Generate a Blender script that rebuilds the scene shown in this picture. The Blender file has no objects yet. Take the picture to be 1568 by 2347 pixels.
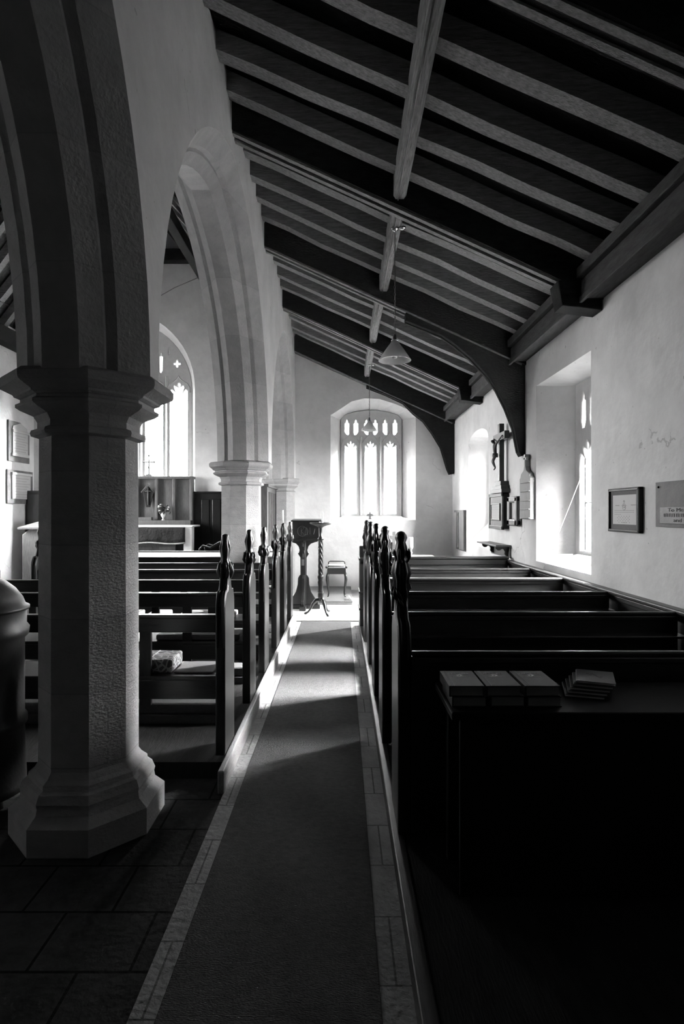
import bpy, bmesh, math, random
from mathutils import Vector, Matrix
from mathutils.geometry import tessellate_polygon

random.seed(7)
SC = bpy.context.scene
COL = SC.collection
PI = math.pi
F = 1318.0            # focal length in pixels of the 1568 px wide frame

# ------------------------------------------------------------------ camera
cd = bpy.data.cameras.new('camera'); cam = bpy.data.objects.new('camera', cd); COL.objects.link(cam)
cam.location = (0, 0, 1.6); cam.rotation_euler = (PI/2, 0, 0)
cd.sensor_fit = 'HORIZONTAL'; cd.sensor_width = 24.0; cd.lens = F/1568*24.0
cd.clip_start = 0.05; cd.clip_end = 200
SC.camera = cam

# ------------------------------------------------------------------ world: bright overcast sky
SKY = 128.0
LOW = 0.05
SE_DIR = (.79, .22, .57); SE_W = .80; SE_AMT = 11.0
SW_DIR = (.80, -.50, .35); SW_AMT = 1.8
E_DIR = (.12, .98, .16); E_AMT = 0.55
N_AMT = 0.62
w = bpy.data.worlds.new('sky'); SC.world = w; w.use_nodes = True
nt = w.node_tree; nt.nodes.clear()
wo = nt.nodes.new('ShaderNodeOutputWorld'); bg = nt.nodes.new('ShaderNodeBackground')
tc = nt.nodes.new('ShaderNodeTexCoord'); sp = nt.nodes.new('ShaderNodeSeparateXYZ')
def wmath(op, a, b_):
    n = nt.nodes.new('ShaderNodeMath'); n.operation = op
    for k, v in enumerate((a, b_)):
        if isinstance(v, (int, float)): n.inputs[k].default_value = v
        else: nt.links.new(v, n.inputs[k])
    return n.outputs[0]
def wramp(src, a, b_, lo, hi):
    n = nt.nodes.new('ShaderNodeMapRange'); n.interpolation_type = 'SMOOTHSTEP'
    n.inputs[1].default_value = a; n.inputs[2].default_value = b_; n.inputs[3].default_value = lo; n.inputs[4].default_value = hi
    nt.links.new(src, n.inputs[0]); return n.outputs[0]
def wlobe(d, a, b_, amt):
    n = nt.nodes.new('ShaderNodeVectorMath'); n.operation = 'DOT_PRODUCT'; n.inputs[1].default_value = Vector(d).normalized()
    nt.links.new(tc.outputs['Generated'], n.inputs[0]); return wramp(n.outputs['Value'], a, b_, 0.0, amt)
nt.links.new(tc.outputs['Generated'], sp.inputs[0])
# overcast sky that grows brighter with height (horizon dimmed to keep near floor dark),
# with bright lobes added south, east and north to steer light indoors
elev = wramp(sp.outputs[2], 0.0, 0.60, LOW, 1.0)
tot = wmath('ADD', elev, wlobe(SE_DIR, SE_W, 1.0, SE_AMT))
tot = wmath('ADD', tot, wlobe(SW_DIR, .3, 1.0, SW_AMT))
tot = wmath('ADD', tot, wlobe(E_DIR, .88, 1.0, E_AMT))
tot = wmath('ADD', tot, wlobe((-.95, .05, .12), .45, 1.0, N_AMT))
nt.links.new(tot, bg.inputs[0]); bg.inputs[1].default_value = SKY
nt.links.new(bg.outputs[0], wo.inputs[0])

SC.view_settings.view_transform = 'Standard'; SC.view_settings.look = 'None'
SC.view_settings.exposure = 0.0; SC.view_settings.gamma = 1.0
SC.view_settings.use_curve_mapping = False
SC.cycles.max_bounces = 8; SC.cycles.diffuse_bounces = 5; SC.cycles.glossy_bounces = 3
SC.cycles.transparent_max_bounces = 12; SC.cycles.caustics_reflective = False; SC.cycles.caustics_refractive = False
SC.cycles.use_denoising = True

def portal(loc, rot, sx, sy):
    l = bpy.data.lights.new('window_daylight', 'AREA'); l.shape = 'RECTANGLE'; l.size = sx; l.size_y = sy
    l.cycles.is_portal = True
    o = bpy.data.objects.new('window_daylight', l); COL.objects.link(o); o.location = loc; o.rotation_euler = rot

# area-light -Z points into the building
portal((0.61, 12.32, 2.45), (PI/2, 0, 0)[:0] or (math.radians(-90), 0, 0), 1.3, 2.1)
portal((-3.95, 12.32, 3.75), (math.radians(-90), 0, 0), 1.45, 4.2)
portal((2.80, 5.9, 2.05), (0, math.radians(90), 0), 2.1, 1.4)
portal((2.80, 9.55, 2.22), (0, math.radians(90), 0), 1.4, .7)
portal((-6.85, 9.6, 2.6), (0, math.radians(-90), 0), 2.7, 1.5)

# ------------------------------------------------------------------ materials (all grey: the place is seen in black and white)
def mat(name, c, rough=0.6, bump=None, var=0.0, vscale=6.0, metal=0.0, spec=0.5, stretch=(1, 1, 1), bdist=0.01, fine=0.0):
    m = bpy.data.materials.new(name); m.use_nodes = True
    t = m.node_tree; b = t.nodes['Principled BSDF']
    b.inputs['Base Color'].default_value = (c, c, c, 1); b.inputs['Roughness'].default_value = rough
    b.inputs['Metallic'].default_value = metal; b.inputs['Specular IOR Level'].default_value = spec
    co = t.nodes.new('ShaderNodeTexCoord'); mp = t.nodes.new('ShaderNodeMapping'); mp.inputs['Scale'].default_value = stretch
    t.links.new(co.outputs['Object'], mp.inputs[0])
    if var:
        n = t.nodes.new('ShaderNodeTexNoise'); n.inputs['Scale'].default_value = vscale; n.inputs['Detail'].default_value = 8
        n.inputs['Roughness'].default_value = 0.65
        r = t.nodes.new('ShaderNodeMapRange'); r.inputs[1].default_value = 0.3; r.inputs[2].default_value = 0.7
        r.inputs[3].default_value = c*(1-var); r.inputs[4].default_value = c*(1+var)
        t.links.new(mp.outputs[0], n.inputs[0]); t.links.new(n.outputs[0], r.inputs[0]); t.links.new(r.outputs[0], b.inputs['Base Color'])
    if bump:
        n2 = t.nodes.new('ShaderNodeTexNoise'); n2.inputs['Scale'].default_value = bump[0]; n2.inputs['Detail'].default_value = 10
        bp = t.nodes.new('ShaderNodeBump'); bp.inputs['Strength'].default_value = bump[1]; bp.inputs['Distance'].default_value = bdist
        t.links.new(mp.outputs[0], n2.inputs[0]); t.links.new(n2.outputs[0], bp.inputs['Height']); t.links.new(bp.outputs[0], b.inputs['Normal'])
    return m

def cracked(m, c, scale=1.3, width=0.006, dark=0.45):
    """hairline cracks and flakes in limewash"""
    t = m.node_tree; b = t.nodes['Principled BSDF']
    src = b.inputs['Base Color'].links[0].from_socket
    co = t.nodes.new('ShaderNodeTexCoord')
    nz = t.nodes.new('ShaderNodeTexNoise'); nz.inputs['Scale'].default_value = 3; nz.inputs['Detail'].default_value = 6
    mx = t.nodes.new('ShaderNodeMixRGB'); mx.inputs[0].default_value = 0.35
    t.links.new(co.outputs['Object'], nz.inputs[0]); t.links.new(co.outputs['Object'], mx.inputs[1]); t.links.new(nz.outputs['Color'], mx.inputs[2])
    v = t.nodes.new('ShaderNodeTexVoronoi'); v.feature = 'DISTANCE_TO_EDGE'; v.inputs['Scale'].default_value = scale
    t.links.new(mx.outputs[0], v.inputs[0])
    lt = t.nodes.new('ShaderNodeMath'); lt.operation = 'LESS_THAN'; lt.inputs[1].default_value = width
    t.links.new(v.outputs['Distance'], lt.inputs[0])
    n3 = t.nodes.new('ShaderNodeTexNoise'); n3.inputs['Scale'].default_value = 0.9; t.links.new(co.outputs['Object'], n3.inputs[0])
    g = t.nodes.new('ShaderNodeMath'); g.operation = 'GREATER_THAN'; g.inputs[1].default_value = 0.62; t.links.new(n3.outputs[0], g.inputs[0])
    mu = t.nodes.new('ShaderNodeMath'); mu.operation = 'MULTIPLY'; t.links.new(lt.outputs[0], mu.inputs[0]); t.links.new(g.outputs[0], mu.inputs[1])
    # small flakes
    n4 = t.nodes.new('ShaderNodeTexNoise'); n4.inputs['Scale'].default_value = 16; n4.inputs['Detail'].default_value = 3; t.links.new(co.outputs['Object'], n4.inputs[0])
    g2 = t.nodes.new('ShaderNodeMath'); g2.operation = 'GREATER_THAN'; g2.inputs[1].default_value = 0.735; t.links.new(n4.outputs[0], g2.inputs[0])
    ad = t.nodes.new('ShaderNodeMath'); ad.operation = 'MAXIMUM'; t.links.new(mu.outputs[0], ad.inputs[0]); t.links.new(g2.outputs[0], ad.inputs[1])
    m2 = t.nodes.new('ShaderNodeMixRGB'); m2.inputs[2].default_value = (c*dark, c*dark, c*dark, 1)
    t.links.new(ad.outputs[0], m2.inputs[0]); t.links.new(src, m2.inputs[1]); t.links.new(m2.outputs[0], b.inputs['Base Color'])

def jointed(m, c, bw, bh, mortar=0.006, dark=0.5, vec='xy'):
    t = m.node_tree; b = t.nodes['Principled BSDF']
    src = b.inputs['Base Color'].links[0].from_socket
    co = t.nodes.new('ShaderNodeTexCoord'); s = t.nodes.new('ShaderNodeSeparateXYZ'); cb = t.nodes.new('ShaderNodeCombineXYZ')
    t.links.new(co.outputs['Object'], s.inputs[0])
    if vec == 'wall':
        a = t.nodes.new('ShaderNodeMath'); t.links.new(s.outputs[0], a.inputs[0]); t.links.new(s.outputs[1], a.inputs[1])
        t.links.new(a.outputs[0], cb.inputs[0]); t.links.new(s.outputs[2], cb.inputs[1])
    else:
        t.links.new(s.outputs[0], cb.inputs[0]); t.links.new(s.outputs[1], cb.inputs[1])
    br = t.nodes.new('ShaderNodeTexBrick'); br.inputs['Scale'].default_value = 1
    br.inputs['Brick Width'].default_value = bw; br.inputs['Row Height'].default_value = bh; br.inputs['Mortar Size'].default_value = mortar
    br.inputs['Color1'].default_value = (1, 1, 1, 1); br.inputs['Color2'].default_value = (.85, .85, .85, 1); br.inputs['Mortar'].default_value = (dark, dark, dark, 1)
    t.links.new(cb.outputs[0], br.inputs[0])
    mx = t.nodes.new('ShaderNodeMixRGB'); mx.blend_type = 'MULTIPLY'; mx.inputs[0].default_value = 1
    t.links.new(src, mx.inputs[1]); t.links.new(br.outputs[0], mx.inputs[2]); t.links.new(mx.outputs[0], b.inputs['Base Color'])

M = {}
M['plaster'] = mat('limewashed_plaster', .80, .9, (7, .3), .10, 2.2, spec=.1, bdist=.03); cracked(M['plaster'], .80, 1.1, .0035, .72)
M['white'] = mat('white_limewash', .8, .9, (14, .45), .05, 4, spec=.1, bdist=.02)
M['stone'] = mat('dressed_stone', .46, .85, (60, .5), .13, 9, spec=.2, stretch=(1, 1, 1.6), bdist=.012); jointed(M['stone'], .46, 5.0, .36, .003, .72, 'wall')
M['archstone'] = mat('arch_stone', .47, .85, (45, .45), .12, 7, spec=.2, bdist=.012); jointed(M['archstone'], .47, 9.0, .47, .003, .8, 'wall')
M['tracery'] = mat('tracery_stone', .55, .8, (50, .2), .08, 9, spec=.2, bdist=.006)
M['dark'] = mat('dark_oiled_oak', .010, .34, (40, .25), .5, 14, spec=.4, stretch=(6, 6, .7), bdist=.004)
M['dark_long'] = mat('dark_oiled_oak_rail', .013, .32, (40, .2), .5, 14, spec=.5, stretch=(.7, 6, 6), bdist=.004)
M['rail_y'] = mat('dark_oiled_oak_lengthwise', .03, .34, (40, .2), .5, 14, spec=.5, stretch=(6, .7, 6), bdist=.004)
M['unlit'] = mat('shade_black_table', .008, .6, None, .3, 8, spec=.12)  # shade of the dark near corner put into the table's colour
M['oak'] = mat('mid_brown_oak', .10, .4, (40, .3), .35, 12, spec=.4, stretch=(6, 6, .8), bdist=.004)
M['rafter'] = mat('weathered_rafter_oak', .21, .85, (30, .6), .45, 10, spec=.15, stretch=(.8, 7, 7), bdist=.012)
M['purlin'] = mat('weathered_purlin_oak', .24, .85, (30, .6), .45, 10, spec=.15, stretch=(9, .8, 9), bdist=.012)
M['truss'] = mat('dark_truss_oak', .015, .9, (30, .5), .5, 9, spec=.06, stretch=(1, 6, 3), bdist=.01)
M['boards'] = mat('dark_roof_boards', .006, .95, (12, .5), .5, 5, spec=.03, stretch=(1, 5, 5))  # near-black boards, darker than the rafters
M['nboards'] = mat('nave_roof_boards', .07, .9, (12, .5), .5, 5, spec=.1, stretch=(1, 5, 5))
M['carpet'] = mat('aisle_carpet', .105, .98, (90, .8), .25, 30, spec=.02, stretch=(1, 2.5, 1), bdist=.012)
M['flag'] = mat('worn_flagstones', .05, .9, (30, .6), .3, 5, spec=.03, bdist=.012); jointed(M['flag'], .05, .36, .30, .006, .3)
M['strip'] = mat('pale_stone_border', .36, .9, (40, .7), .18, 8, spec=.04, bdist=.012); jointed(M['strip'], .42, .9, .33, .004, .4)
M['kerb'] = mat('worn_pale_kerb', .30, .55, (40, .4), .2, 8, spec=.3, stretch=(4, .7, 4))
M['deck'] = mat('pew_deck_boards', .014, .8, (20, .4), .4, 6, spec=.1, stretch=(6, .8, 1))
M['black'] = mat('light_soaking_black', .012, .95, None, .2, 3, spec=.05)  # black colour chosen to swallow light behind the camera
M['iron'] = mat('black_iron', .010, .5, (50, .15), .3, 10, spec=.22)
M['brass'] = mat('bright_brass', .55, .25, None, .1, 20, metal=1)
M['chain'] = mat('dull_chain', .12, .4, None, .1, 20, metal=.8)
M['wax'] = mat('white_wax', .85, .5, None, .02, 20)
M['cloth'] = mat('white_altar_linen', .8, .9, (60, .2), .04, 10)
M['velvet'] = mat('dark_velvet_frontal', .010, .9, (25, .8), .4, 6, bdist=.02)
M['fringe'] = mat('pale_fringe', .4, .9, (200, .8), .3, 90, bdist=.01)
M['marble'] = mat('white_marble', .55, .35, None, .06, 5)
M['slate'] = mat('grey_slate', .16, .5, (30, .2), .3, 7)
M['ink'] = mat('engraved_lettering', .03, .8)
M['faint'] = mat('faded_lettering', .38, .8)
M['paper'] = mat('cream_paper', .66, .8)
M['mount'] = mat('grey_card_mount', .15, .85, (120, .2), .1, 60)
M['plaque'] = mat('tarnished_bronze_plaque', .085, .6, (70, .12), .25, 12, metal=.2)
M['plaque2'] = mat('rubbed_bronze_panel', .15, .5, (70, .12), .2, 12, metal=.2)
M['book'] = mat('dark_book_cloth', .02, .7, (200, .3), .15, 60, spec=.25, bdist=.002)
M['booklet'] = mat('booklet_card', .03, .5, None, .1, 30, spec=.5)
M['pages'] = mat('book_pages', .2, .9, (300, .6), .2, 300, stretch=(1, 1, 6), bdist=.003)
M['gilt'] = mat('gilt_lettering', .7, .35, metal=.5)
M['pale'] = mat('pale_varnished_wood', .42, .45, (30, .2), .25, 10, stretch=(1, 1, 6))
M['fadedwood'] = mat('faded_grey_wood', .2, .6, (30, .2), .25, 10, stretch=(6, 6, 1))
M['plate'] = mat('wall_plate_oak', .05, .8, (30, .4), .4, 9, spec=.1, stretch=(6, .8, 3))
M['pottery'] = mat('glazed_white_pot', .7, .2)
M['leaf'] = mat('dark_leaves', .06, .6, None, .4, 30)
M['petal'] = mat('pale_petals', .55, .7, None, .3, 40)
M['rope'] = mat('white_cord', .75, .8)
M['cushion'] = mat('grey_cushion_cloth', .09, .95, (150, .5), .15, 60, bdist=.004)
M['skin'] = mat('dark_carved_figure', .02, .5)
M['mirror'] = mat('mirror_glass', .9, .03, metal=1.0)
M['ground'] = mat('grass_ground', .2, .95, (8, .5), .3, 2)

def glass_mat():
    m = bpy.data.materials.new('leaded_window_glass'); m.use_nodes = True; t = m.node_tree; t.nodes.clear()
    o = t.nodes.new('ShaderNodeOutputMaterial'); tr = t.nodes.new('ShaderNodeBsdfTransparent'); gl = t.nodes.new('ShaderNodeBsdfGlossy')
    tr.inputs[0].default_value = (.93, .93, .93, 1); gl.inputs['Roughness'].default_value = .08
    mx = t.nodes.new('ShaderNodeMixShader'); mx.inputs[0].default_value = .04
    t.links.new(tr.outputs[0], mx.inputs[1]); t.links.new(gl.outputs[0], mx.inputs[2]); t.links.new(mx.outputs[0], o.inputs[0])
    return m
M['glass'] = glass_mat()

def pattern_mat(name, a, b, scale, kind='check'):
    m = mat(name, a, .95, (180, .6), .1, 60, bdist=.004)
    t = m.node_tree; bs = t.nodes['Principled BSDF']
    co = t.nodes.new('ShaderNodeTexCoord')
    v = t.nodes.new('ShaderNodeTexVoronoi' if kind != 'wave' else 'ShaderNodeTexWave'); v.inputs['Scale'].default_value = scale
    if kind != 'wave': v.feature = 'DISTANCE_TO_EDGE'
    r = t.nodes.new('ShaderNodeMapRange'); r.inputs[1].default_value = .06; r.inputs[2].default_value = .12; r.inputs[3].default_value = b; r.inputs[4].default_value = a
    t.links.new(co.outputs['Object'], v.inputs[0]); t.links.new(v.outputs[0], r.inputs[0]); t.links.new(r.outputs[0], bs.inputs['Base Color'])
    return m
M['hassock'] = pattern_mat('embroidered_hassock', .03, .15, 24)
M['hassock2'] = pattern_mat('embroidered_hassock_pale', .28, .6, 16)

# ------------------------------------------------------------------ mesh helpers
def PX(x, Y): return (x-784.0)*Y/F
def PZ(y, Y): return 1.6-(y-1174.0)*Y/F
def P(x, y, Y): return Vector((PX(x, Y), Y, PZ(y, Y)))

class MB:
    def __init__(s): s.bm = bmesh.new()
    def box(s, x0, x1, y0, y1, z0, z1, bev=0.0, seg=2):
        t = bmesh.new(); bmesh.ops.create_cube(t, size=1)
        for v in t.verts:
            v.co = Vector(((x0+x1)/2+v.co.x*(x1-x0), (y0+y1)/2+v.co.y*(y1-y0), (z0+z1)/2+v.co.z*(z1-z0)))
        if bev: bmesh.ops.bevel(t, geom=t.edges[:], offset=bev, segments=seg, affect='EDGES', profile=.5)
        return s.add(t)
    def add(s, t, mtx=None):
        if mtx is not None: t.transform(mtx)
        me = bpy.data.meshes.new('tmp'); t.to_mesh(me); t.free(); s.bm.from_mesh(me); bpy.data.meshes.remove(me)
        return s
    def lathe(s, c, prof, n=24, lobes=0, amp=0.0, sx=1, sy=1, rot=0.0, flat=False, twist=0.0, apothem=False, cap=True):
        k = 1/math.cos(PI/n) if apothem else 1
        rings = []
        z0 = prof[0][1]; z1 = prof[-1][1]
        for i, q in enumerate(prof):
            r, z = q[0], q[1]; a_ = q[2] if len(q) > 2 else amp
            ring = []
            for j in range(n):
                th = rot+2*PI*j/n
                rr = r*k*(1+(a_*math.cos(lobes*th+twist*(z-z0)) if lobes else 0))
                ring.append(s.bm.verts.new((c[0]+sx*rr*math.cos(th), c[1]+sy*rr*math.sin(th), c[2]+z)))
            rings.append(ring)
        for a, b in zip(rings, rings[1:]):
            for j in range(n):
                f = s.bm.faces.new((a[j], a[(j+1) % n], b[(j+1) % n], b[j])); f.smooth = not flat
        if cap:
            try: s.bm.faces.new(rings[0][::-1]); s.bm.faces.new(rings[-1])
            except ValueError: pass
        return s
    def prism(s, pts, axis, a0, a1, bev=0.0):
        """2D outline extruded along an axis. axis x: pts=(y,z); y: pts=(x,z); z: pts=(x,y)"""
        def m(p, a): return {'x': (a, p[0], p[1]), 'y': (p[0], a, p[1]), 'z': (p[0], p[1], a)}[axis]
        t = bmesh.new()
        A = [t.verts.new(m(p, a0)) for p in pts]; B = [t.verts.new(m(p, a1)) for p in pts]
        n = len(pts)
        for i in range(n): t.faces.new((A[i], A[(i+1) % n], B[(i+1) % n], B[i]))
        for L in (A, B):
            for tri in tessellate_polygon([[v.co for v in L]]):
                try: t.faces.new([L[k] for k in tri])
                except ValueError: pass
        bmesh.ops.recalc_face_normals(t, faces=t.faces[:])
        if bev:
            ed = [e for e in t.edges if (abs(e.verts[0].co['xyz'.index(axis)]-e.verts[1].co['xyz'.index(axis)]) < 1e-7) and e.calc_face_angle(0) > .8]
            bmesh.ops.bevel(t, geom=ed, offset=bev, segments=2, affect='EDGES', profile=.5)
        return s.add(t)
    def tube(s, pts, r, n=8, closed=False):
        pts = [Vector(p) for p in pts]; rr = r if isinstance(r, (list, tuple)) else [r]*len(pts)
        rings = []; up = Vector((0, 0, 1))
        for i, p in enumerate(pts):
            if closed: d = pts[(i+1) % len(pts)]-pts[i-1]
            else: d = pts[min(i+1, len(pts)-1)]-pts[max(i-1, 0)]
            d.normalize(); u = d.cross(up)
            if u.length < .01: u = d.cross(Vector((0, 1, 0)))
            u.normalize(); v = d.cross(u).normalized()
            if i and (u.dot(pu) < 0): u, v = -u, -v
            pu = u
            rings.append([s.bm.verts.new(p+rr[i]*(math.cos(2*PI*k/n)*u+math.sin(2*PI*k/n)*v)) for k in range(n)])
        L = len(rings)
        for i in range(L if closed else L-1):
            a, b = rings[i], rings[(i+1) % L]
            for k in range(n):
                f = s.bm.faces.new((a[k], a[(k+1) % n], b[(k+1) % n], b[k])); f.smooth = True
        if not closed: s.bm.faces.new(rings[0][::-1]); s.bm.faces.new(rings[-1])
        return s
    def beam(s, p0, p1, wy, d, seg=7, wob=0.0):
        """roof timber: p0,p1 are underside centre points; wy = width along Y; d = depth upward"""
        p0 = Vector(p0); p1 = Vector(p1); dr = (p1-p0).normalized(); u = Vector((0, 1, 0)); up = dr.cross(u)
        if up.z < 0: up = -up
        rings = []
        for i in range(seg+1):
            t = i/seg; c = p0.lerp(p1, t)
            c = c+Vector((0, random.uniform(-wob, wob), 0))+up*random.uniform(-wob, wob)*.8
            ww = wy*(1+random.uniform(-wob, wob)*4)
            rings.append([s.bm.verts.new(q) for q in (c-u*ww/2, c+u*ww/2, c+u*ww/2+up*d, c-u*ww/2+up*d)])
        for a, b in zip(rings, rings[1:]):
            for k in range(4): s.bm.faces.new((a[k], a[(k+1) % 4], b[(k+1) % 4], b[k]))
        s.bm.faces.new(rings[0][::-1]); s.bm.faces.new(rings[-1]); return s
    def sphere(s, c, r, sx=1, sy=1, sz=1, sub=2):
        t = bmesh.new(); bmesh.ops.create_icosphere(t, subdivisions=sub, radius=r)
        for v in t.verts: v.co = Vector((v.co.x*sx+c[0], v.co.y*sy+c[1], v.co.z*sz+c[2]))
        for f in t.faces: f.smooth = True
        return s.add(t)
    def build(s, name, m, parent=None, **kw):
        root = parent
        while root is not None and root.parent is not None: root = root.parent
        bmesh.ops.recalc_face_normals(s.bm, faces=s.bm.faces[:])
        me = bpy.data.meshes.new(name)
        if root is not None: org = Vector(root.location)
        else:
            cs = [v.co for v in s.bm.verts]
            org = Vector(((min(c.x for c in cs)+max(c.x for c in cs))/2, (min(c.y for c in cs)+max(c.y for c in cs))/2, min(c.z for c in cs)))
        for v in s.bm.verts: v.co -= org
        s.bm.to_mesh(me); s.bm.free()
        o = bpy.data.objects.new(name, me); me.materials.append(m); COL.objects.link(o)
        if parent is not None: o.parent = parent
        else: o.location = org
        for k, v in kw.items(): o[k] = v
        return o

def thing(name, label, cat, loc, group=None, kind=None):
    o = bpy.data.objects.new(name, None); COL.objects.link(o); o.location = loc; o.empty_display_size = .1
    if label: o['label'] = label
    if cat: o['category'] = cat
    if group: o['group'] = group
    if kind: o['kind'] = kind
    return o
def struct(name, loc=(0, 0, 0)): return thing(name, None, None, loc, kind='structure')
def copy_tree(o, parent=None):
    c = o.copy(); COL.objects.link(c)
    if parent is not None: c.parent = parent
    for ch in list(o.children): copy_tree(ch, c)
    return c

def text_mesh(body, size, mtx, m, name, parent, ext=.0006, align='CENTER', off=0.0):
    cu = bpy.data.curves.new('t', 'FONT'); cu.body = body; cu.size = size; cu.extrude = ext; cu.align_x = align; cu.offset = off
    ob = bpy.data.objects.new('t', cu); COL.objects.link(ob)
    dg = bpy.context.evaluated_depsgraph_get(); me = bpy.data.meshes.new_from_object(ob.evaluated_get(dg))
    bpy.data.objects.remove(ob); bpy.data.curves.remove(cu)
    mb = MB(); mb.bm.from_mesh(me); bpy.data.meshes.remove(me); mb.bm.transform(mtx)
    return mb.build(name, m, parent)

def plate(loops, ext, bev, mtx):
    """filled plate (outline + holes, 2D) with extrude and bevel -> bmesh"""
    cu = bpy.data.curves.new('t', 'CURVE'); cu.dimensions = '2D'; cu.fill_mode = 'BOTH'; cu.extrude = ext; cu.bevel_depth = bev; cu.bevel_resolution = 1
    cu.offset = 0
    for L in loops:
        sp = cu.splines.new('POLY'); sp.points.add(len(L)-1)
        for i, p in enumerate(L): sp.points[i].co = (p[0], p[1], 0, 1)
        sp.use_cyclic_u = True
    ob = bpy.data.objects.new('t', cu); COL.objects.link(ob)
    dg = bpy.context.evaluated_depsgraph_get(); me = bpy.data.meshes.new_from_object(ob.evaluated_get(dg))
    bpy.data.objects.remove(ob); bpy.data.curves.remove(cu)
    t = bmesh.new(); t.from_mesh(me); bpy.data.meshes.remove(me); t.transform(mtx); return t

# ------------------------------------------------------------------ dimensions
D = 11.7          # east wall
XL = -.95         # aisle face of arcade wall
XN = -1.61        # nave face of arcade wall
XR = 2.25         # south wall
XNN = -6.27       # north wall
YW = -0.9         # west end, drawn in close behind the camera to soak up light

def wall(name, axis, p0, p1, outline, openings, m, parent=None):
    mb = MB(); bm = mb.bm
    def mk(p, a): return (a, p[0], p[1]) if axis == 'x' else (p[0], a, p[1])
    def face(loops, a):
        vs = [[bm.verts.new(mk(p, a)) for p in L] for L in loops]
        flat = [v for L in vs for v in L]
        for tri in tessellate_polygon([[Vector((p[0], p[1], 0)) for p in L] for L in loops]):
            try: bm.faces.new([flat[k] for k in tri])
            except ValueError: pass
        return vs
    A = face([outline]+[o[0] for o in openings], p0); B = face([outline]+[o[1] for o in openings], p1)
    for la, lb in zip(A, B):
        n = len(la)
        for i in range(n): bm.faces.new((la[i], la[(i+1) % n], lb[(i+1) % n], lb[i]))
    o = mb.build(name, m, parent)
    if parent is None: o['kind'] = 'structure'
    return o

def head_loop(cx, zb, half, zs, rise, n=12, kind='pointed'):
    pts = [(cx-half, zb), (cx+half, zb)]
    if kind == 'flat':
        return pts+[(cx+half, zs+rise), (cx-half, zs+rise)]
    if kind == 'seg':
        for i in range(n+1):
            th = PI*i/n; pts.append((cx+half*math.cos(th), zs+rise*math.sin(th)**.8 if 0 < i < n else zs))
        return pts
    if rise <= half*1.001:
        for i in range(n+1):
            th = PI*i/n; pts.append((cx+half*math.cos(th), zs+rise*math.sin(th)))
        return pts
    c = (rise*rise-half*half)/(2*half); R = half+c
    tm = math.acos(c/R)
    for i in range(n//2+1):
        th = tm*i/(n//2); pts.append((cx-c+R*math.cos(th), zs+R*math.sin(th)))
    for i in range(n//2-1, -1, -1):
        th = tm*i/(n//2); pts.append((cx+c-R*math.cos(th), zs+R*math.sin(th)))
    return pts

# ------------------------------------------------------------------ floor, ground
mb = MB(); mb.box(-6.9, 2.9, YW-.3, 12.4, -.3, 0); fl = mb.build('floor', M['flag']); fl['kind'] = 'structure'
mb = MB(); mb.box(-40, 40, -30, 60, -.9, -.7); g = mb.build('ground_outside', M['ground']); g['kind'] = 'structure'

def solid_struct(name, args, m, bev=0.0):
    b = MB(); b.box(*args, bev); o = b.build(name, m); o['kind'] = 'structure'; return o
solid_struct('trim_1', (-.672, -.586, 1.2, 8.35, 0, .006), M['strip'])
solid_struct('trim_2', (.127, .24, -2.5, 8.35, 0, .006), M['strip'])
solid_struct('trim_3', (-.704, -.668, 3.25, 8.4, 0, .135), M['kerb'], .008)
solid_struct('trim_4', (.235, .29, -2.5, 8.1, 0, .09), M['rail_y'], .006)
b = MB(); b.box(-.586, .127, -2.6, 8.37, 0, .012, .004)
o = b.build('carpet_runner', M['carpet']); o['label'] = 'long plain carpet runner down the aisle between the pews'; o['category'] = 'carpet'
solid_struct('trim_5', (-1.3, .6, 8.37, 11.69, 0, .022), mat('pale_east_floor', .62, .7, (20, .3), .15, 4), .004)  # pale floor, lightened further to bounce daylight up the east end
solid_struct('trim_6', (-3.45, -.704, 3.45, 8.4, 0, .10), M['deck'])
solid_struct('trim_7', (.29, 2.24, -1.0, 8.1, 0, .08), M['deck'])

# ------------------------------------------------------------------ walls
# openings of the east wall (aisle window 1, nave window 2)
def arc_open_E():
    a = [(PX(757.5, D), PZ(1192, D)), (PX(953, D), PZ(1192, D)), (PX(953, D), PZ(957, D)), (PX(934, D), PZ(938, D)), (PX(905, D), PZ(926, D)),
         (PX(870, D), PZ(915, D)), (PX(835, D), PZ(913.5, D)), (PX(805, D), PZ(921, D)), (PX(780, D), PZ(938, D)), (PX(758, D), PZ(952, D))]
    W = 12.2; e = lambda x, y: (PX(x, W), PZ(y, W))
    b_ = [e(784, 1184), e(917, 1184), e(917, 965), e(908, 955), e(885, 948), e(865, 945), e(842, 945), e(815, 948), e(793, 955), e(784, 965)]
    return a, b_
oa, ob_ = arc_open_E()
NW_in = head_loop(-3.90, 2.0, .905, 4.12, 1.44, 20); NW_out = head_loop(-3.95, 2.15, .77, 4.15, 1.28, 20)
wall('wall_east', 'y', D, 12.2, [(-6.9, -.3), (2.9, -.3), (2.9, 9.2), (-6.9, 9.2)], [(oa, ob_), (NW_in, NW_out)], M['plaster'])
S1_in = head_loop(5.93, 1.035, .735, 2.9, .16, kind='flat'); S1_out = head_loop(5.76, 1.13, .50, 2.75, .22, kind='flat')
S2_in = head_loop(9.53, 1.035, .70, 2.72, .24, 12, 'seg'); S2_out = head_loop(9.55, 1.58, .30, 2.6, .3, 12, 'pointed')
wall('wall_south', 'x', XR, 2.66, [(YW-.3, -.3), (12.2, -.3), (12.2, 4.4), (YW-.3, 4.4)], [(S1_in, S1_out), (S2_in, S2_out)], M['plaster'])
N_in = head_loop(9.55, 1.55, .92, 3.6, .4, kind='flat'); N_out = head_loop(9.55, 1.6, .7, 3.5, .4, kind='flat')
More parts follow.
